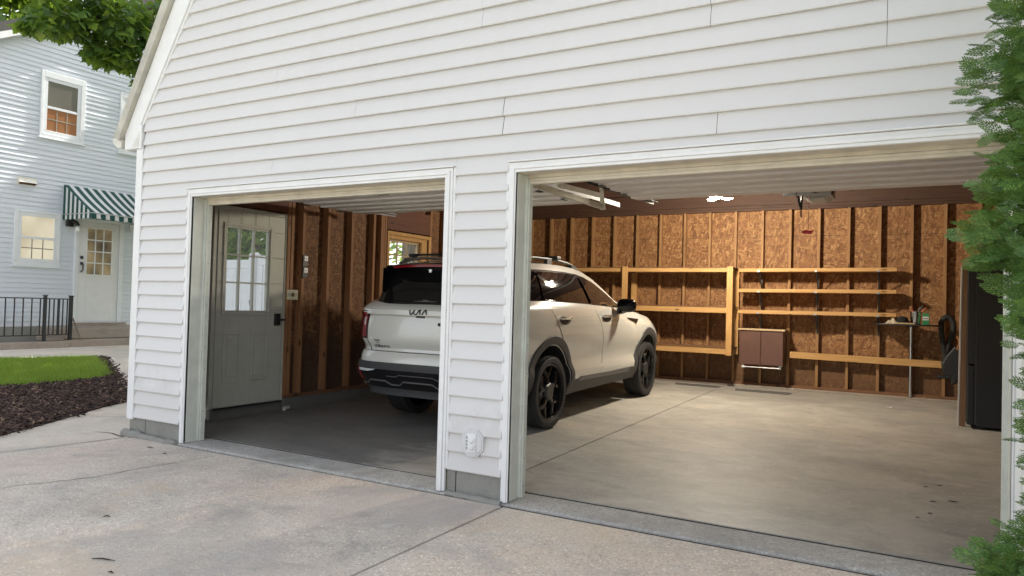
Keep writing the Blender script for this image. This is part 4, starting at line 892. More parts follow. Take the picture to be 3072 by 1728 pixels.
# doors with their dark shut lines
for sg in (1,-1):
    sf=lambda v,w_,off:side(v,w_,off,sg)
    vs_=np.linspace(.455,1.255,14)
    rr_=[(w_,ip(w_,[.44,.52,.70,.887,1.143,1.26],[.50,.47,.36,.225,.03,-.06]),ip(w_,[.44,.645,.837,1.0,1.25],[1.20,1.285,1.262,1.19,1.03])) for w_ in vs_]
    fr_=[(w_,b+.012,ip(w_,[.40,.55,1.03,1.19],[2.24,2.285,2.28,2.12])) for w_,a,b in rr_]
    fr_=[(min(w_,1.205),a,b) for w_,a,b in fr_]
    for rows_,hv0,hv1 in ((rr_,.13,.37),(fr_,1.24,1.48)):
        t=MB(); patch(t,[(w_,a-.005,b+.005) for w_,a,b in rows_],18,sf,.0012,0,.002); t.build('door_gap',m_gap,CAR,smooth=True)
        t=MB(); patch(t,rows_,18,sf,.0042,0,.006); DR=t.build('door',m_paint,CAR,smooth=True,ang=25)
        t=MB(); mid=(hv0+hv1)/2; P=[]
        for r_ in np.linspace(0,1,6):
            P.append([sf(mid+.13*r_*math.cos(a),1.098+(.052 if math.sin(a)<0 else .03)*r_*math.sin(a),.0052-.0*(1-r_)) for a in np.linspace(0,2*math.pi,25)])
        t.grid(P); t.build('handle_cup',m_clad,DR,smooth=True)
        t=MB(); pts=[sf(v,1.118,.006+.034*math.sin(math.pi*(v-hv0)/(hv1-hv0))**.35) for v in np.linspace(hv0-.02,hv1+.02,12)]
        t.tube(pts,[.010]+[.017]*10+[.010],8); t.build('handle',m_hand,DR,smooth=True)
    # rocker cladding, its bright strip, arches
    t=MB(); patch(t,[(w_,.40,2.36) for w_ in np.linspace(.295,.445,5)],24,sf,.014,0,.02); t.build('rocker_cladding',m_clad,CAR,smooth=True)
    t=MB(); patch(t,[(ip(f,[0,1],[.425,.472]),.60+.07*f,2.06+.03*f) for f in (0,.33,.66,1)],18,lambda v,w_,off:sf(v,w_-.028*(v-.6)/1.5,off),.022,0,.02); t.build('rocker_strip',m_satin,CAR,smooth=True)
    for v0 in WV:
        t=MB(); G=[]; zc=HUB+.03
        for a in np.linspace(R(-16),R(196),41):
            row=[]
            for r_,of in ((.425,-.05),(.438,.016),(.47,.018),(.515,.014),(.525,-.006)):
                v=v0+r_*math.cos(a); w_=zc+r_*math.sin(a)*(1.04 if math.sin(a)>0 else 1); w_=max(w_,.29); row.append(sf(min(max(v,-.9),3.5),w_,of))
            G.append(row)
        t.grid(G); t.build('wheel_arch',m_clad,CAR,smooth=True,ang=50)
    # fender vent
    t=MB(); t.prism([(2.0,1.09),(2.42,1.062),(2.36,1.030),(2.30,1.0),(2.22,1.032),(2.05,1.066)],'x',0,.001); Q=[sf(q[1],q[2],.010) for q in t.v[:6]]; t2=MB(); t2.add(Q,[(0,1,2,3,4,5)]); t2.build('fender_vent',m_gloss,CAR)
    # mirror
    t=MB(); P=[]
    c0=Vector(cw(sg*1.035,1.735,1.245))
    for i in range(9):
        a=math.pi*i/8; P.append([c0+Vector((.125*math.copysign(abs(math.sin(a)*math.cos(b))**.7,math.cos(b)),-.075*math.cos(a) if math.cos(a)<0 else -.055*math.cos(a),.085*math.copysign(abs(math.sin(a)*math.sin(b))**.7,math.sin(b)))) for b in np.linspace(0,2*math.pi,25)])
    t.grid(P); t.tube([cw(sg*.86,1.80,1.18),cw(sg*.95,1.77,1.165),cw(sg*1.02,1.75,1.19)],[.03,.032,.035],8); MR=t.build('mirror',m_gloss,CAR,smooth=True)
    t=MB(); t.add([c0+Vector((.10*math.cos(b),-.060,.065*math.sin(b))) for b in np.linspace(0,2*math.pi,17)[:-1]],[tuple(range(16))]); t.build('mirror_glass',m_gl,MR)
    # lamps
    lf=lambda tt,w_,off:(lambda q:cw(sg*q[0],q[1],q[2]))(body_pt(tt,w_,off))
    LH=MB(); patch(LH,[(w_,2.22,3.55) for w_ in np.linspace(.885,1.165,6)],14,lf,.006,0,.01); TL=LH.build('tail_lamp',m_gloss,CAR,smooth=True)
    t=MB(); patch(t,[(w_,2.32-.06*(w_-.9),2.62) for w_ in np.linspace(.90,1.150,6)],6,lf,.020,0,.02); t.build('lamp_bar',m_red,TL,smooth=True,ang=30)
    t=MB(); patch(t,[(w_,2.86,3.42) for w_ in np.linspace(.915,1.155,6)],8,lf,.018,0,.02); t.build('lamp_bar',m_redd,TL,smooth=True,ang=30)
    t=MB(); patch(t,[(w_,2.66,3.15) for w_ in np.linspace(.47,.605,5)],8,lf,.020,0,.02); t.build('reflector',m_red,CAR,smooth=True)
    t=MB(); patch(t,[(.566,1.9,2.62),(.580,1.55,2.64),(.592,1.40,2.64)],8,lf,.020,0,.02); t.build('reverse_lamp',m_lens,CAR,smooth=True)
    t=MB(); patch(t,[(w_,11.1,12.3) for w_ in np.linspace(.86,.99,4)],8,lf,.008,0,.01); t.build('headlamp',m_lens,CAR,smooth=True)
# rear bumper: satin band, gloss lower half, silver zigzag skid lines, tailgate lines
both=lambda tt,w_,off:(lambda q:cw(math.copysign(1,tt)*q[0],q[1],q[2]))(body_pt(abs(tt),w_,off))
t=MB(); patch(t,[(w_,-4.3,4.3) for w_ in (.595,.62,.645,.665)],60,both,.016,0,.02); t.build('bumper_band',m_clad,CAR,smooth=True)
t=MB(); patch(t,[(w_,-4.1,4.1) for w_ in (.405,.45,.50,.55,.594)],60,both,.012,0,.02); t.build('lower_bumper',m_gloss,CAR,smooth=True)
t=MB(); patch(t,[(w_,-3.2,3.2) for w_ in (.33,.36,.404)],40,both,.006,0,.02); t.build('skid_plate',m_clad,CAR,smooth=True)
for pts in ([(-.80,.425),(-.66,.438),(-.60,.478),(-.40,.478),(-.33,.442),(-.23,.442),(-.17,.482),(.17,.482),(.23,.442),(.33,.442),(.40,.478),(.60,.478),(.66,.438),(.80,.425)],[(-.36,.53),(-.24,.53),(-.20,.548),(.20,.548),(.24,.53),(.36,.53)]):
    t=MB(); Q=[]
    for i in range(len(pts)-1):
        for k in range(6): Q.append(rear(pts[i][0]+(pts[i+1][0]-pts[i][0])*k/6,pts[i][1]+(pts[i+1][1]-pts[i][1])*k/6,.014))
    t.tube(Q,.009 if len(pts)>8 else .005,6); t.build('skid_line',m_satin,CAR,smooth=True)
t=MB()
t.tube([rear(u,.768,.002) for u in np.linspace(-.60,.60,40)],.005,6)
for sg in (1,-1): t.tube([both(sg*ip(w_,[.768,.80,.885],[2.05,2.2,2.26]),w_,.002) for w_ in np.linspace(.768,.885,8)],.004,6)
t.build('tailgate_gap',m_gap,CAR,smooth=True)
t=MB(); t.tube([rear(u,1.118,.002) for u in np.linspace(-.05,.05,8)],.009,8); t.build('tailgate_release',m_clad,CAR,smooth=True)
t=MB(); c0=rear(.42*.55,1.055,.004); t.lathe([(.016,0),(.016,-.006)],c0,'y',14); t.build('tailgate_button',m_gloss,CAR)
# lettering on the tailgate
def plate_text(name,VF,mat,u0,w0,sx=1,off=.004,shear=0):
    V_,F_=VF; t=MB(); t.add([(lambda q:q)(tuple(Vector(rear(u0+x*sx+shear*y,w0+y,off))+Vector((0,-z,0)))) for x,y,z in V_],F_); return t.build(name,mat,CAR)
def strokes(paths,wd,th=.003):
    V_=[];F_=[]
    for P in paths:
        for (x0,y0),(x1,y1) in zip(P[:-1],P[1:]):
            d=Vector((x1-x0,y1-y0)); k=max(2,int(d.length/.01)); nn=Vector((-d.y,d.x)).normalized()*wd/2
            for i in range(k):
                a=Vector((x0,y0))+d*i/k; b=Vector((x0,y0))+d*(i+1)/k; nb=len(V_)
                for z in (0,th): V_+=[(a.x-nn.x,a.y-nn.y,z),(b.x-nn.x,b.y-nn.y,z),(b.x+nn.x,b.y+nn.y,z),(a.x+nn.x,a.y+nn.y,z)]
                F_+=[[nb,nb+3,nb+2,nb+1],[nb+4,nb+5,nb+6,nb+7],[nb,nb+1,nb+5,nb+4],[nb+2,nb+3,nb+7,nb+6]]
    return V_,F_
KIA=[[(-.10,.024),(-.085,-.022)],[(-.085,-.022),(-.040,.022)],[(-.066,.002),(-.030,-.022),(-.012,-.022),(-.002,.022)],[(-.030,-.022),(.012,.0),(.030,.022),(.046,.022),(.066,-.022)],[(.066,.022),(.092,.022),(.10,-.022)]]
KIA=[[(-.100,.024),(-.092,-.022),(-.076,-.022),(-.040,.022)],[(-.058,.0),(-.036,-.022),(-.018,-.022),(.012,.022),(.026,.022),(.020,-.022)],[(.046,-.022),(.082,.022),(.095,.022),(.100,-.022)]]
plate_text('badge_letters',strokes(KIA,.012),m_gloss,0,1.165,1,.006)
plate_text('model_letters',text_mesh('SORENTO',.036,.002),m_clad,-.475,.812,1.25,.004)
plate_text('dealer_letters',text_mesh('FINNIN',.026,.0008),m_clad,-.52,.872,.9,.004,.2)
plate_text('dealer_mark',([(-.02,.022,0),(.008,.022,0),(-.004,-.02,0)],[(0,1,2)]),m_white,-.60,.880,1,.004)
plate_text('dealer_mark',([(-.02,.005,0),(-.006,.005,0),(-.006,-.005,0),(-.02,-.005,0),(.006,.006,0),(.02,.004,0),(.02,-.004,0),(.006,-.006,0),(-.025,-.018,0),(.025,-.018,0),(.025,-.022,0),(-.025,-.022,0)],[(0,3,2,1),(4,7,6,5),(8,11,10,9)]),m_clad,-.525,.848,1,.004)
# wheels
def wheel(v0,sg):
    c0=Vector(cw(sg*.815,v0,HUB)); c0.z+=0

    t=MB(); Rt=.367; prof=[(.282,-.105),(.305,-.120),(.340,-.122),(.358,-.112),(.365,-.098)]
    for x in (-.062,-.022,.022,.062): prof+=[(Rt,x-.017),(Rt,x-.006),(Rt-.009,x-.004),(Rt-.009,x+.004),(Rt,x+.006),(Rt,x+.017)]
    prof+=[(.365,.098),(.358,.112),(.340,.122),(.310,.121),(.298,.121),(.282,.105),(.282,-.105)]
    t.lathe(prof,c0,'x',64,0,True)
    for k in range(72):
        a=2*math.pi*k/72
        for x in (-.108,.108): t.obox(c0+Vector((x,.361*math.cos(a),.361*math.sin(a))),(.022,.012,.010),(a-math.pi/2,0,0))
    TY=t.build('wheel',m_tyre,CAR,smooth=True,ang=28)
    t=MB(); t.lathe([(.282,-.10),(.290,.110),(.280,.117),(.268,.106),(.258,.06),(.252,-.09)],c0,'x',56,0,True) ; t.lathe([(.254,-.02),(.254,-.035)],c0,'x',40)
    RM=t.build('rim',m_rim,TY,smooth=True,ang=30)
    for k in range(5):
        a=2*math.pi*k/5+math.pi/2+.1; t=MB(); f=sg
        def P(r_,da,x): return c0+Vector((f*x,r_*math.cos(a+da),r_*math.sin(a+da)))
        wd=.016
        # Y spoke: a stem from the hub that forks to the rim, with a bevelled face
        for (ra,aa,rb,ab,w0,w1) in ((.06,0,.175,0,.060,.058),(.165,.06,.272,.37,.050,.034),(.165,-.06,.272,-.37,.050,.034)):
            p0,p1=P(ra,aa,.094),P(rb,ab,.086); d=(p1-p0).normalized(); n_=Vector((f,0,0)); s_=d.cross(n_).normalized()
            vs2=[]
            for p_,w_ in ((p0,w0),(p1,w1)):
                vs2+=[p_-s_*w_*.5-n_*.045,p_-s_*w_*.5-n_*.012,p_-s_*w_*.25,p_+s_*w_*.25,p_+s_*w_*.5-n_*.012,p_+s_*w_*.5-n_*.045]
            t.add(vs2,[(i,(i+1)%6,6+(i+1)%6,6+i) for i in range(6)]+[(0,1,2,3,4,5),(11,10,9,8,7,6)])
        t.build('spoke',m_rim,TY,bevel=.003)
    t=MB()
    def hexa(r_,x): return [c0+Vector((sg*x,r_*math.cos(2*math.pi*q/6+.3),r_*math.sin(2*math.pi*q/6+.3))) for q in range(6)]
    A=hexa(.098,.060)+hexa(.098,.092)+hexa(.084,.106); t.add(A,[(i,(i+1)%6,6+(i+1)%6,6+i) for i in range(6)]+[(6+i,6+(i+1)%6,12+(i+1)%6,12+i) for i in range(6)]+[tuple(range(12,18))]); t.build('hub_cover',m_hub,TY,bevel=.004)
    t=MB(); t.lathe([(.17,-.04),(.17,-.015)],c0,'x',36); t.build('brake_disc',m_steel,TY)
for v0 in WV:
    for sg in (1,-1): wheel(v0,sg)
t=MB(); t.tube([cw(-.75,0,.34),cw(.75,0,.34)],.045,10); t.box(cw(-.35,-.55,.26),cw(.35,-.30,.42)); t.tube([cw(.45,-.2,.30),cw(.45,-.85,.31)],.05,12); t.build('rear_axle',m_under,CAR,smooth=True)
# ------------------------------------------------------------------ neighbouring house on the left (its wall is the plane x = HX)
HX=-9.5
HO=thing('house','pale blue grey sided two storey house across the side yard','house',(HX-3,6.5,.05))
f=MB()
def gable(z): return None if z>8.05 else (max(.5,.5+(z-4.75)/.54),min(12.5,12.5-(z-4.75)/.54))
def h_runs(za,zb):
    a,b=gable(za),gable(zb)
    if a is None or b is None or b[0]>=b[1]: return []
    return [(a[0],a[1],b[0],b[1])]
laps(f,'y',h_runs,.42,7.9,plane=HX,sign=1,L=.0985,proud=.013); f.build('siding',m_house,HO,smooth=True,ang=25,fix=False)
t=MB(); t.prism([(.5,-.4),(12.5,-.4),(12.5,4.75),(6.5,7.99),(.5,4.75)],'x',HX-7,HX-.001); t.build('wall',m_house,HO)
t=MB(); t.box((HX-.05,.5,-.35),(HX+.004,12.5,.42)); t.build('foundation',m_block,HO)
for sg in (1,-1):
    fy=lambda y: y if sg==1 else 13-y
    t=MB(); t.prism([(fy(.1),4.60),(fy(6.5),8.06),(fy(6.5),8.26),(fy(.1),4.80)],'x',HX-7.2,HX+.22); t.build('roof',m_asph,HO)
    t=MB(); t.prism([(fy(.12),4.47),(fy(6.5),7.92),(fy(6.5),8.055),(fy(.12),4.605)],'x',HX+.19,HX+.235); t.build('rake_board',m_trim,HO)
    t=MB(); t.prism([(fy(.12),4.55),(fy(6.5),7.985),(fy(6.5),8.0),(fy(.12),4.565)],'x',HX+.003,HX+.19); t.build('soffit',m_gutter,HO)
m_sash=plain('white_window_vinyl',(.74,.76,.79),.4,var=.03)
m_lit=NT('lit_room_pane'); 
def lit_pane(name,stops,strength):
    q=NT(name); tc=q.coord((.8,.8,.8)); c=q.ramp(q.noise(tc,1.6,2),stops); q.set(c,.03); q.l(c,q.b.inputs['Emission Color']); q.b.inputs['Emission Strength'].default_value=strength; return q.m
m_litroom=lit_pane('lit_room_pane',[(.35,(.48,.41,.29)),(.62,(.64,.57,.43))],.17)
m_doorlit=lit_pane('door_room_pane',[(.40,(.05,.04,.035)),(.58,(.30,.23,.13))],.12)
m_dark=NT('dark_room_pane'); m_dark=m_dark.set((.50,.46,.42),.015,.65,Coat_Weight=1.0)
m_warmrefl=NT('warm_reflection_pane'); m_warmrefl=m_warmrefl.set((.36,.17,.085),.02,0,Coat_Weight=1.0)  # warm orange reflection painted in as the lower panes' own colour
def house_window(y0,y1,z0,z1,g,mid,up_m,lo_m,mun):
    """y0..z1 casing, g=(gy0,gy1,gz0,gz1) glass, mid = meeting rail"""
    t=MB()
    for a,b,c,d_ in cells(y0,y1,z0,z1,[(g[0]-.07,g[1]+.07,g[2]-.07,g[3]+.07)]): t.box((HX,a,c),(HX+.040,b,d_))
    t.box((HX,y0-.03,z0-.03),(HX+.055,y1+.03,z0)); WO=t.build('window',m_sash,HO,bevel=.006)
    t=MB()
    for a,b,c,d_ in cells(g[0]-.0695,g[1]+.0695,g[2]-.0695,g[3]+.0695,[(g[0],g[1],mid+.025,g[3]),(g[0],g[1],g[2],mid-.025)]): t.box((HX,a,c),(HX+.030,b,d_))
    t.build('frame',m_sash,WO,bevel=.004)
    t=MB(); t.box((HX+.002,g[0],mid+.025),(HX+.019,g[1],g[3])); t.build('pane',up_m,WO)
    t=MB(); t.box((HX+.002,g[0],g[2]),(HX+.017,g[1],mid-.025)); t.build('pane',lo_m,WO)
    t=MB()
    for k in (1,2): yy=g[0]+(g[1]-g[0])*k/3; t.box((HX+.017,yy-.010,g[2]),(HX+.021,yy+.010,mid-.026))
    t.box((HX+.0165,g[0],(g[2]+mid)/2-.010),(HX+.0215,g[1],(g[2]+mid)/2+.010)); t.build('muntin',mun,WO)
m_mun=plain('grey_muntin',(.30,.27,.22),.5)
house_window(3.50,4.40,1.66,2.79,(3.64,4.27,1.81,2.67),2.235,m_litroom,m_litroom,m_mun)
house_window(3.90,4.81,4.34,5.72,(4.03,4.645,4.49,5.52),4.975,m_dark,m_warmrefl,m_mun)
house_window(5.59,6.50,4.34,5.72,(5.72,6.335,4.49,5.52),4.975,m_dark,m_warmrefl,m_mun)
# storm door
t=MB()
for a,b,c,d_ in cells(4.70,5.79,.45,2.76,[(4.79,5.69,.50,2.69)]): t.box((HX,a,c),(HX+.05,b,d_))
t.build('door_frame',m_sash,HO,bevel=.006)
t=MB()
for a,b,c,d_ in cells(4.80,5.68,.51,2.68,[(4.97,5.52,1.545,2.55)]): t.box((HX,a,c),(HX+.032,b,d_))
for a,b,c,d_ in cells(4.92,5.57,1.495,2.60,[(4.97,5.52,1.545,2.55)]): t.box((HX+.0325,a,c),(HX+.042,b,d_))
DR=t.build('door',plain('white_house_door',(.76,.75,.76),.35,var=.03),HO,bevel=.004)
t=MB(); t.box((HX+.002,4.97,1.545),(HX+.018,5.52,2.55)); t.build('pane',m_doorlit,DR)
t=MB()
for k in (1,2): yy=4.97+.55*k/3; t.box((HX+.018,yy-.012,1.545),(HX+.026,yy+.012,2.55))
for k in (1,2,3): zz=1.545+1.005*k/4; t.box((HX+.0175,4.97,zz-.012),(HX+.0265,5.52,zz+.012))
t.build('muntin',m_sash,DR)
t=MB(); t.box((HX+.033,4.825,1.87),(HX+.06,4.88,1.93)); t.tube([(HX+.04,4.85,1.78),(HX+.09,4.86,1.76),(HX+.095,4.86,1.64),(HX+.05,4.84,1.58)],.014,8); t.box((HX+.033,4.83,1.74),(HX+.055,4.88,1.80)); t.build('handle',m_black,DR,smooth=True)
t=MB(); t.lathe([(.035,0),(.035,.004)],(HX+.033,4.87,2.27),'x',18); t.build('sticker',m_white,DR)
t=MB(); t.add([(HX+.004,3.54,3.30),(HX+.004,3.87,3.30),(HX+.004,3.87,3.43),(HX+.004,3.54,3.43),(HX+.10,3.54,3.335),(HX+.10,3.87,3.335)],[(3,2,5,4),(0,3,4),(1,5,2)],0); t.add([(HX+.015,3.55,3.30),(HX+.015,3.86,3.30),(HX+.07,3.86,3.345),(HX+.07,3.55,3.345)],[(0,1,2,3)],1); t.box((HX,3.52,3.28),(HX+.014,3.89,3.45)); t.build('vent_hood',[m_gutter,plain('rusty_louver',(.09,.05,.035),.8)],HO)
# striped awning
AW=thing('awning','green and white striped fabric awning over the house door','awning',(HX,5.3,3.0))
m_ag=plain('awning_green',(.006,.060,.052),.8,var=.12,scale=30); m_aw=plain('awning_white',(.60,.60,.60),.8,var=.05,scale=30)
YA,YB,ZT,ZB,XF=4.44,6.22,3.42,2.785,HX+1.04
cols=[];
t=MB(); y=YA; k=0
while y<YB-.001:
    wd=.108 if k%2==0 else .088; y1=min(YB,y+wd)
    for j in range(4):
        f0,f1=j/4,(j+1)/4; sag=lambda f: -.03*math.sin(math.pi*f)
        t.add([(HX+.01+1.03*f0,y,ZT-(ZT-ZB)*f0+sag(f0)),(HX+.01+1.03*f0,y1,ZT-(ZT-ZB)*f0+sag(f0)),(HX+.01+1.03*f1,y1,ZT-(ZT-ZB)*f1+sag(f1)),(HX+.01+1.03*f1,y,ZT-(ZT-ZB)*f1+sag(f1))],[(0,3,2,1)],k%2)
    y=y1; k+=1
t.build('canopy',[m_ag,m_aw],AW,fix=False)
t=MB(); y=YA; k=0
while y<YB-.001:
    wd=.108 if k%2==0 else .088; y1=min(YB,y+wd); ym=(y+y1)/2
    t.add([(XF,y,ZB),(XF,y1,ZB),(XF+.01,y1,ZB-.10),(XF+.015,ym,ZB-.125),(XF+.01,y,ZB-.10)],[(0,4,3,2,1)],k%2); y=y1; k+=1
t.build('valance',[m_ag,m_aw],AW,fix=False)
for ys in (YA,YB):
    t=MB(); x=HX+.01; k=0
    while x<XF-.001:
        wd=.085 if k%2==0 else .075; x1=min(XF,x+wd); zt=lambda q: ZT-(ZT-ZB)*(q-HX-.01)/1.03
        t.add([(x,ys,zt(x)),(x1,ys,zt(x1)),(x1,ys,ZB-.10),((x+x1)/2,ys,ZB-.125),(x,ys,ZB-.10)],[(0,1,2,3,4)],k%2); x=x1; k+=1
    t.build('side_panel',[m_ag,m_aw],AW,fix=False)
t=MB(); t.tube([(HX+.02,YA,ZB),(XF,YA,ZB),(XF,YB,ZB),(HX+.02,YB,ZB)],.012,6); t.build('frame',m_steel,AW)
PLm=thing('porch_light','black twin bulb porch light under the striped awning','porch light',(HX,4.58,2.6))
t=MB(); t.box((HX+.016,4.50,2.54),(HX+.10,4.63,2.72)); t.tube([(HX+.10,4.60,2.66),(HX+.17,4.64,2.62),(HX+.19,4.66,2.56)],[.035,.045,.05],12); t.build('housing',m_black,PLm,bevel=.006)
t=MB(); t.lathe([(.012,.0),(.038,-.03),(.052,-.08),(.045,-.115),(.0,-.13)],(HX+.19,4.665,2.565),'z',16); t.build('bulb',m_white,PLm,smooth=True)
SC_=thing('security_camera','white security camera under the right end of the awning','camera',(HX,5.97,2.65))
t=MB(); t.box((HX+.06,5.90,2.60),(HX+.24,6.02,2.72)); t.build('housing',m_white,SC_,bevel=.015)
t=MB(); t.box((HX+.2405,5.935,2.63),(HX+.246,5.985,2.685)); t.build('lens',m_black,SC_,bevel=.006)
t=MB(); t.tube([(HX+.015,5.98,2.60),(HX+.12,5.98,2.60)],.018,8); t.build('bracket',m_white,SC_)
# steps, kerb and railings in front of the house
ST=thing('porch_steps','two worn concrete steps below the white house door','steps',(-8.9,5.2,.04))
t=MB(); t.prism([(-8.45,-.2),(-8.46,.175),(-9.5,.185),(-9.5,-.2)],'y',4.12,6.6); t.build('tread',m_step,ST,bevel=.015)
t=MB(); t.prism([(-8.78,.186),(-8.79,.395),(-9.495,.435),(-9.495,.186)],'y',4.0,6.6); t.build('tread',m_step,ST,bevel=.015)
t=MB(); t.box((-9.48,4.66,.40),(-9.35,5.85,.49)); t.build('sill',m_step,ST,bevel=.006)
t=MB(); t.box((-8.62,.2,-.3),(-8.42,4.10,.165)); tag(t.build('kerb',m_step,loc=(-8.5,2.5,.04),bevel=.015),'long low concrete kerb below the black iron railing','kerb')
t=MB(); t.box((-9.0,3.75,.166),(-8.63,4.10,.25)); tag(t.build('concrete_ledge',m_step,loc=(-8.8,3.9,.17),bevel=.01),'short grey concrete ledge between the railing post and the steps','concrete ledge')
m_iron=plain('black_iron',(.015,.015,.016),.5)
RA=thing('iron_railing','black iron railing with wide spaced bars in front of the house wall','railing',(-8.6,2.4,.17))
def rail(par,a,b,zl,zu,n):
    a=Vector(a); b=Vector(b)
    for z in (zl,zu):
        t=MB(); t.bar((a.x,a.y,z),(b.x,b.y,z),.028,.018); t.build('rail',m_iron,par)
    for i in range(n):
        q=a.lerp(b,(i+.5)/n); t=MB(); t.bar((q.x,q.y,zl),(q.x,q.y,zu),.018,.018); t.build('baluster',m_iron,par)
rail(RA,(-8.6,1.2,0),(-8.6,3.68,0),.285,1.005,16)
t=MB(); t.box((-8.625,3.665,.165),(-8.575,3.715,1.055)); t.box((-8.635,3.655,1.055),(-8.565,3.725,1.075)); t.build('post',m_iron,RA)
RB=thing('iron_railing','short black iron railing with close bars beside the concrete steps','railing',(-8.6,4.0,.17))
rail(RB,(-8.6,3.73,0),(-8.6,4.16,0),.29,1.0,5)
t=MB(); t.box((-8.63,4.16,.165),(-8.57,4.215,1.055)); t.box((-8.64,4.15,1.055),(-8.56,4.225,1.075)); t.build('post',m_iron,RB)
t=MB(); t.box((-8.615,3.93,.285),(-8.58,3.965,1.0)); t.build('post',m_iron,RB)
t=MB(); t.bar((-8.55,4.20,.63),(-8.40,4.30,.17),.03,.02); t.build('brace',plain('rusty_iron',(.16,.12,.10),.8),RB)
# ------------------------------------------------------------------ lawn and mulch bed
def inpoly(P,poly):
    x,y=P[:,0],P[:,1]; c=np.zeros(len(P),bool); j=len(poly)-1
    for i in range(len(poly)):
        xi,yi=poly[i]; xj,yj=poly[j]
        c^=((yi>y)!=(yj>y))&(x<(xj-xi)*(y-yi)/(yj-yi+1e-12)+xi); j=i
    return c
LAWN=[(-3.66,-1.5),(-3.64,.35),(-3.70,.9),(-3.66,1.4),(-3.74,1.85),(-3.80,2.12),(-4.3,2.36),(-5.1,2.80),(-5.75,3.12),(-6.28,3.32),(-6.36,3.30),(-6.55,2.67),(-6.75,2.05),(-7.1,.6),(-7.4,-1.5)]
BED=[(-.42,-1.5),(-.769,-.769),(-.875,-.552),(-.989,-.318),(-1.207,.052),(-1.4,.36),(-1.58,.66),(-1.72,.98),(-1.80,1.11),(-2.10,1.29),(-2.765,1.655),(-3.64,2.13),(-4.71,2.71),(-5.8,3.28),(-6.36,3.58),(-6.33,3.28),(-5.75,3.08),(-5.1,2.76),(-4.3,2.32),(-3.8,2.08),(-3.70,1.85),(-3.6,1.4),(-3.62,.35),(-3.6,-1.5)]
bmm=bmesh.new()
def sheet(name,poly,dz,mat,kind):
    t=MB(); t.add([(x,y,gz(x)+dz) for x,y in poly]+[(x,y,gz(x)-.1) for x,y in poly],[list(range(len(poly)))]+[[i,(i+1)%len(poly),len(poly)+(i+1)%len(poly),len(poly)+i] for i in range(len(poly))])
    return tag(t.build(name,mat),kind=kind)
bmm.free()
sheet('lawn_soil',LAWN,.012,plain('lawn_soil_green',(.035,.085,.012),.95,var=.4,scale=12),'structure'); sheet('mulch_bed',BED,.014,plain('mulch_soil',(.028,.018,.015),.95,var=.4,scale=25),'structure')
N=90000; P=np.column_stack([RNG.uniform(-7.4,-3.6,N),RNG.uniform(-.9,3.4,N)]); P=P[inpoly(P+RNG.normal(0,.035,P.shape),LAWN)]
k=len(P); a=RNG.uniform(0,2*np.pi,k); h=RNG.uniform(.035,.085,k); ln=RNG.normal(0,.022,(k,2)); wv=.0035
z=-.172-.025*P[:,0]+.012; V=np.zeros((k,3,3)); V[:,0]=np.column_stack([P[:,0]-wv*np.cos(a),P[:,1]-wv*np.sin(a),z]); V[:,1]=np.column_stack([P[:,0]+wv*np.cos(a),P[:,1]+wv*np.sin(a),z]); V[:,2]=np.column_stack([P[:,0]+ln[:,0],P[:,1]+ln[:,1],z+h])
m_grass=leaf_mat('lawn_grass',[(0,(.15,.25,.025)),(.5,(.25,.39,.045)),(.85,(.35,.48,.075)),(1,(.48,.48,.17))],.45,.55)
tag(np_mesh('grass',V.reshape(-1,3),np.arange(k*3).reshape(-1,3),m_grass),'bright green mown grass on the small lawn before the house','grass',kind='stuff')
N=42000; P=np.column_stack([RNG.uniform(-6.4,-.4,N),RNG.uniform(-1.5,3.6,N)]); Q_=P+RNG.normal(0,.05,P.shape); P=P[inpoly(Q_,BED)]; k=len(P)
TV=np.array([(-.5,-.12,-.05),(.5,-.1,-.05),(.45,.13,-.05),(-.4,.1,-.05),(-.45,-.1,.06),(.4,-.08,.07),(.38,.10,.05),(-.35,.1,.07)],float); TF=np.array([(4,5,6,7),(0,1,5,4),(1,2,6,5),(2,3,7,6),(3,0,4,7)])
yaw=RNG.uniform(0,2*np.pi,k); xd=np.column_stack([np.cos(yaw),np.sin(yaw),RNG.normal(0,.35,k)]); zd=np.column_stack([RNG.normal(0,.4,k),RNG.normal(0,.4,k),np.ones(k)])
pos=np.column_stack([P,-.172-.025*P[:,0]+.016+RNG.uniform(0,.030,k)]); V,Fc=scatter(TV,TF,pos,frames(xd,zd),RNG.uniform(.025,.085,k))
tm=NT('mulch_chip'); gg=tm.n('ShaderNodeNewGeometry'); m_mulch=tm.set(tm.ramp(gg.outputs['Random Per Island'],[(0,(.020,.010,.008)),(.6,(.060,.032,.024)),(.92,(.12,.068,.048)),(1,(.28,.19,.13))]),.9)
tag(np_mesh('mulch',V,Fc,m_mulch),'dark brown bark mulch in the bed between lawn and path','mulch',kind='stuff')
# ------------------------------------------------------------------ vinyl fence with a gate seen through the side door glass
FE=thing('vinyl_fence','white vinyl privacy fence behind the side door glass','fence',(-3,3.0,-.1))
m_fence=plain('fence_vinyl',(.78,.79,.82),.4,var=.03)
t=MB(); 
for i in range(13): t.box((-4.15+.165*i,2.985,-.02),(-4.15+.165*i+.160,3.010,1.58))
t.box((-4.2,2.975,1.555),(-1.99,3.022,1.68)); t.box((-4.2,2.975,-.02),(-1.99,3.022,.10)); t.build('panel',m_fence,FE,bevel=.004)
for x in (-4.32,-1.99):
    t=MB(); t.box((x,2.94,-.15),(x+.12,3.06,1.74)); t.prism([(x-.01,1.74),(x+.13,1.74),(x+.06,1.79)],'y',2.94,3.06); t.build('post',m_fence,FE,bevel=.004)
t=MB()
for i in range(11): t.box((-1.80+.140*i,2.985,.02),(-1.80+.140*i+.136,3.010,1.62))
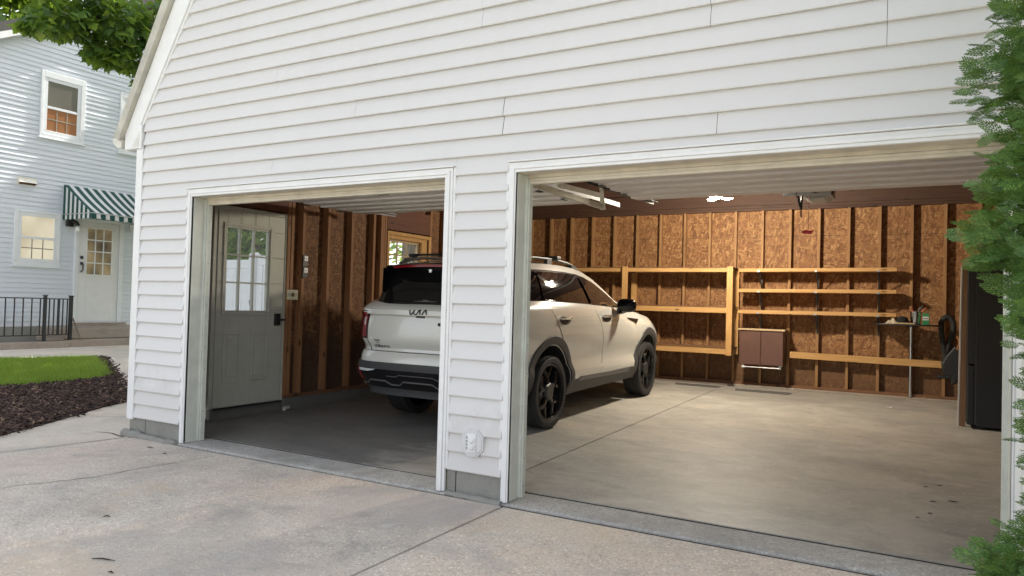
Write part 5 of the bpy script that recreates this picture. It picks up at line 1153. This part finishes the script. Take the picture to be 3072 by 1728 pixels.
t.box((-1.85,2.975,1.60),(-.22,3.022,1.735)); t.box((-1.85,2.975,.0),(-.22,3.022,.12)); t.box((-1.85,2.974,.121),(-1.74,3.023,1.599)); t.box((-.33,2.974,.121),(-.22,3.023,1.599)); GT=t.build('gate',m_fence,FE,bevel=.004)
t=MB(); t.box((-2.0,2.955,1.03),(-1.90,2.974,1.12)); t.tube([(-1.93,2.93,1.10),(-1.93,2.95,1.00)],.012,8); t.build('latch',m_black,GT)
# ------------------------------------------------------------------ trees
def trunk(mb,pts,r0,r1,n=10):
    k=len(pts); mb.tube(pts,[r0+(r1-r0)*i/(k-1) for i in range(k)],n)
LP=[(0,0),(.14,-.05),(.34,-.20),(.33,-.05),(.58,-.14),(.50,0),(.52,.03),(.98,0)]
def maple_leaf():
    h=[(0,0),(-.06,.16),(.02,.34),(.16,.26),(.16,.50),(.30,.44),(.40,.54),(.46,.34),(.56,.24),(.70,.30),(.74,.16),(1.0,0)]
    pts=[(x,y) for x,y in h]+[(x,-y) for x,y in h[-2:0:-1]]
    V=[(.42,0,.03)]+[(x,y,-.10*abs(y)-.10*(x-.4)**2) for x,y in pts]; n=len(pts); F=[(0,1+i,1+(i+1)%n) for i in range(n)]
    return np.array(V,float),np.array(F)
MLV,MLF=maple_leaf()
def leaf_cloud(cent,rad,n,size,hang=.5,shell=.55):
    """n leaf poses in an ellipsoid, denser towards the rim"""
    d=RNG.normal(size=(n,3)); d/=np.linalg.norm(d,axis=1,keepdims=True); r=RNG.uniform(shell**3,1,n)**(1/3)
    p=np.array(cent)+d*r[:,None]*np.array(rad)
    xd=d*np.array([1,1,.4])+RNG.normal(0,.5,(n,3))+np.array([0,0,-hang]); zd=np.column_stack([RNG.normal(0,.55,n),RNG.normal(0,.55,n)-.1,np.ones(n)])
    return p,frames(xd,zd),RNG.uniform(.7,1.25,n)*size
m_maple=leaf_mat('maple_leaf',[(0,(.045,.105,.030)),(.5,(.095,.19,.042)),(.85,(.17,.29,.055)),(1,(.32,.42,.06))],.52,.40)
MA=thing('maple_tree','leafy green maple behind the garage with a low limb over the house','tree',(-2.35,7.3,-.1))
t=MB(); trunk(t,[(-2.35,7.3,-.3),(-2.38,7.25,1.2),(-2.30,7.15,2.8),(-2.2,7.0,4.2),(-2.1,6.9,6.2)],.24,.15,14)
for br in ([(-2.25,7.1,3.4),(-2.7,5.6,4.5),(-3.1,4.0,5.2),(-3.2,2.6,5.3),(-3.1,1.7,5.0),(-3.0,1.2,4.7)],[(-2.1,6.9,5.2),(-3.6,6.6,6.6),(-4.8,6.4,7.4)],[(-2.1,6.9,5.8),(-.7,7.2,7.3),(.2,7.4,8.2)],[(-2.1,6.9,6.2),(-2.2,6.5,8.4)],[(-3.15,3.4,5.25),(-3.5,2.2,5.1),(-3.4,1.2,4.8),(-3.2,.7,4.5)],[(-3.1,2.0,5.1),(-2.9,1.9,4.6),(-2.95,2.0,4.2)]):
    trunk(t,br,.08 if br[0][2]<5.2 else .10,.012,8)
t.build('trunk',m_bark,MA,smooth=True)
parts=[]
for c,r_,n_,s_ in (((-3.0,1.45,4.72),(.42,.55,.30),430,.12),((-3.05,.85,4.55),(.40,.38,.20),240,.12),((-3.0,.50,4.36),(.25,.20,.10),110,.11),((-3.0,1.80,4.40),(.36,.40,.26),270,.12),((-3.0,1.35,4.30),(.28,.24,.18),200,.11),((-3.0,2.1,4.12),(.26,.30,.20),220,.11),((-3.1,2.1,4.9),(.5,.5,.35),200,.13),((-3.1,.95,4.95),(.5,.5,.22),240,.12),((-3.3,1.9,5.35),(.9,.9,.35),170,.14),((-3.3,3.1,5.3),(.8,.9,.45),170,.15)):
    parts.append(leaf_cloud(c,r_,n_,s_,.8,.2))
for c,r_,n_ in (((-2.4,7.0,8.0),(3.6,3.2,2.4),5200),((-4.6,6.4,7.2),(1.7,2.0,1.2),1700),((-.4,7.4,8.0),(1.9,2.0,1.4),1700),((-3.2,4.6,6.0),(1.4,1.6,.8),1100),((-4.4,8.4,6.6),(1.8,1.8,1.3),1500),((-3.6,9.6,5.2),(1.9,1.6,1.2),1200)):
    parts.append(leaf_cloud(c,r_,n_,.24,.6,.45))
p_=np.concatenate([q[0] for q in parts]); f_=np.concatenate([q[1] for q in parts]); s_=np.concatenate([q[2] for q in parts])
V,Fc=scatter(MLV,MLF,p_,f_,s_); np_mesh('crown',V,Fc,m_maple,MA)
# background trees: quad leaf clumps
QV=np.array([(-.1,-.35,0),(.45,-.42,.06),(1,0,-.05),(.45,.42,.06),(-.1,.35,0)],float); QF=np.array([(0,1,2,3,4)])
def bg_tree(name,label,x,y,h,crowns,mat,n,size,tr=.16,cat='tree'):
    T=thing(name,label,cat,(x,y,-.4)); t=MB(); trunk(t,[(x,y,-.45),(x+.05,y,h*.35),(x-.05,y+.05,h*.75)],tr,tr*.35)
    for c,r_ in crowns[:4]: trunk(t,[(x,y,h*.35),tuple((np.array((x,y,h*.45))+np.array(c))/2),c],tr*.4,.02,6)
    t.build('trunk',m_bark,T,smooth=True); ps=[]
    tot=sum(r_[0]*r_[1]*r_[2] for c,r_ in crowns)
    for c,r_ in crowns: ps.append(leaf_cloud(c,r_,int(n*r_[0]*r_[1]*r_[2]/tot)+40,size,.3,.4))
    V,Fc=scatter(QV,QF,np.concatenate([q[0] for q in ps]),np.concatenate([q[1] for q in ps]),np.concatenate([q[2] for q in ps])); np_mesh('crown',V,Fc,mat,T); return T
m_bgl=leaf_mat('light_leaf',[(0,(.05,.11,.012)),(.5,(.10,.19,.02)),(1,(.20,.28,.035))],.5); m_bgd=leaf_mat('deep_leaf',[(0,(.05,.10,.03)),(.6,(.10,.19,.05)),(1,(.18,.28,.07))],.45)
m_bgw=leaf_mat('window_leaf',[(0,(.10,.17,.06)),(.6,(.20,.31,.09)),(1,(.32,.44,.13))],.55)
bg_tree('tree','pale sunlit tree rising behind the house roof at the top left',-20,8.0,9.5,[((-20,8.0,9.6),(2.6,2.6,2.2)),((-20,6.0,9.0),(2.0,1.9,1.8)),((-20,10.0,8.6),(2.2,2.2,2.0)),((-19.5,8,11.2),(1.4,1.5,.9))],m_bgl,5200,.30)
bg_tree('tree','dense green tree seen above the white fence through the door glass',-7.0,7.4,3.6,[((-7.0,7.4,2.9),(1.3,1.0,1.1)),((-6.2,6.8,2.3),(.9,.7,.8)),((-7.8,8.0,2.5),(1.0,.9,1.0)),((-6.8,7.2,1.5),(1.2,.8,.7))],m_bgw,3600,.14,.09)
bg_tree('tree','leafy young tree seen through the left wall window',-4.0,11.2,4.5,[((-4.2,11.2,3.6),(1.5,1.2,1.3)),((-5.2,11.6,2.6),(1.2,1.0,1.2)),((-3.0,11.0,2.4),(1.1,1.0,1.1)),((-4.0,11.0,1.5),(1.6,1.0,.9))],m_bgw,1500,.16,.1)
bg_tree('tree','tall unseen tree added behind the garage to shade the house wall',-8.9,13.6,9.0,[((-8.9,12.8,8.6),(2.6,2.4,2.4)),((-8.4,11.0,6.6),(2.0,1.6,1.5)),((-9.8,14.4,10.4),(2.4,2.2,1.8)),((-7.2,13.6,8.6),(1.6,1.8,1.6))],m_bgd,7500,.42)  # out of view, added to block and dapple the sun on the house wall
# arborvitae at the right corner: flat fans of scale leaves on drooping branchlets
def fan():
    V=[];F=[]
    def strip_(x0,y0,x1,y1,w0,w1,z0=0,z1=0):
        d=np.array((x1-x0,y1-y0)); d/=np.linalg.norm(d)+1e-9; nx,ny=-d[1],d[0]; b=len(V)
        V.extend([(x0+nx*w0,y0+ny*w0,z0),(x0-nx*w0,y0-ny*w0,z0),((x0*.35+x1*.65)-nx*w0*1.15,(y0*.35+y1*.65)-ny*w0*1.15,(z0+z1)/2),(x1,y1,z1),((x0*.35+x1*.65)+nx*w0*1.15,(y0*.35+y1*.65)+ny*w0*1.15,(z0+z1)/2)]); F.append([b,b+1,b+2,b+3,b+4])
    for i in range(7):
        t=.06+.88*i/7; z=-.22*t*t
        strip_(t-.06,0,t+.10,0,.017,.01,z,-.22*(t+.1)**2)
        for sg in (1,-1):
            ln=.46*(1-.80*abs(t-.30)**.9)*(1 if t<.75 else .8); a=R(43-8*t); x0,y0=t,0
            n=3 if ln>.2 else 2
            for j in range(n):
                x1=x0+ln/n*math.cos(a); y1=y0+sg*ln/n*math.sin(a); zz=-.22*x1*x1-.12*y1*y1
                strip_(x0,y0,x1+.02*math.cos(a),y1+.02*sg*math.sin(a),.019,.01,-.22*x0*x0-.12*y0*y0,zz)
                if j>0:
                    for s2 in (1,-1):
                        a2=a*sg+s2*R(38); l2=ln*.30*(1-.16*j); strip_(x0,y0,x0+l2*math.cos(a2),y0+l2*math.sin(a2),.015,.008,-.22*x0*x0-.12*y0*y0,zz-.01)
                x0,y0=x1,y1; a*=.86
    return np.array(V,float),np.array(F)
FV,FF=fan()
tm=NT('arborvitae_foliage'); gg=tm.n('ShaderNodeNewGeometry'); 
m_thuja=leaf_mat('arborvitae_foliage',[(0,(.055,.135,.042)),(.45,(.10,.215,.062)),(.82,(.165,.31,.075)),(.96,(.26,.42,.095)),(1,(.27,.22,.10))],.32,.45)
TX,TY_=7.09,-1.15
AR=thing('arborvitae','tall arborvitae with soft green flat sprays at the right bay corner','evergreen shrub',(TX,TY_,-.17))
t=MB(); trunk(t,[(TX,TY_,-.3),(TX+.02,TY_,1.5),(TX-.02,TY_+.02,3.4),(TX,TY_,5.2)],.075,.012)
NC=1500; hz=RNG.uniform(-.15,4.9,NC); th=RNG.uniform(0,2*np.pi,NC); cl=RNG.uniform(.80,1.06,NC)          # clumps of sprays with gaps between
vis=RNG.uniform(0,1,NC)<(.45+.55*((np.cos(th-R(200))>-.25))); hz,th,cl=hz[vis],th[vis],cl[vis]; m_=16
hz=np.repeat(hz,m_)+RNG.normal(0,.055,len(hz)*m_); th=np.repeat(th,m_)+RNG.normal(0,.10,len(th)*m_); cl=np.repeat(cl,m_); k=len(hz)
def lump(h,th): return 1+.05*np.sin(5.1*h+2*th)+.06*np.sin(11.3*h-3*th+1)+.04*np.sin(3*th+2.3*h)
Rr=np.interp(hz,[-.2,.10,.30,.48,.92,1.08,1.5,2.2,3.2,4.4,5.0],[.62,.66,.62,.49,.49,.60,.63,.66,.56,.32,.08])*lump(hz,th)*cl
dep=RNG.uniform(.60,1.0,k)
pos=np.column_stack([TX+Rr*dep*np.cos(th)*.80,TY_+Rr*dep*np.sin(th)*.80,hz])
xd=np.column_stack([np.cos(th)+RNG.normal(0,.30,k),np.sin(th)+RNG.normal(0,.30,k),RNG.normal(.30,.40,k)]); zd=np.column_stack([RNG.normal(0,.6,k)-.5*np.sin(th)*RNG.choice([-1,1],k),RNG.normal(0,.6,k)+.5*np.cos(th)*RNG.choice([-1,1],k),RNG.uniform(.3,1,k)])
V,Fc=scatter(FV,FF,pos,frames(xd,zd),RNG.uniform(.05,.105,k)); np_mesh('crown',V,Fc,m_thuja,AR)
for i in range(90):
    h=random.uniform(.1,4.4); a=random.uniform(0,6.28); r_=float(np.interp(h,[0,.3,.45,.95,1.1,2,3.2,4.4],[.42,.40,.26,.26,.42,.42,.32,.15])); t.tube([(TX,TY_,h-.1),(TX+r_*.5*math.cos(a),TY_+r_*.5*math.sin(a),h),(TX+r_*math.cos(a),TY_+r_*math.sin(a),h+.12)],[.010,.007,.003],5)
t.build('trunk',m_bark,AR,smooth=True)
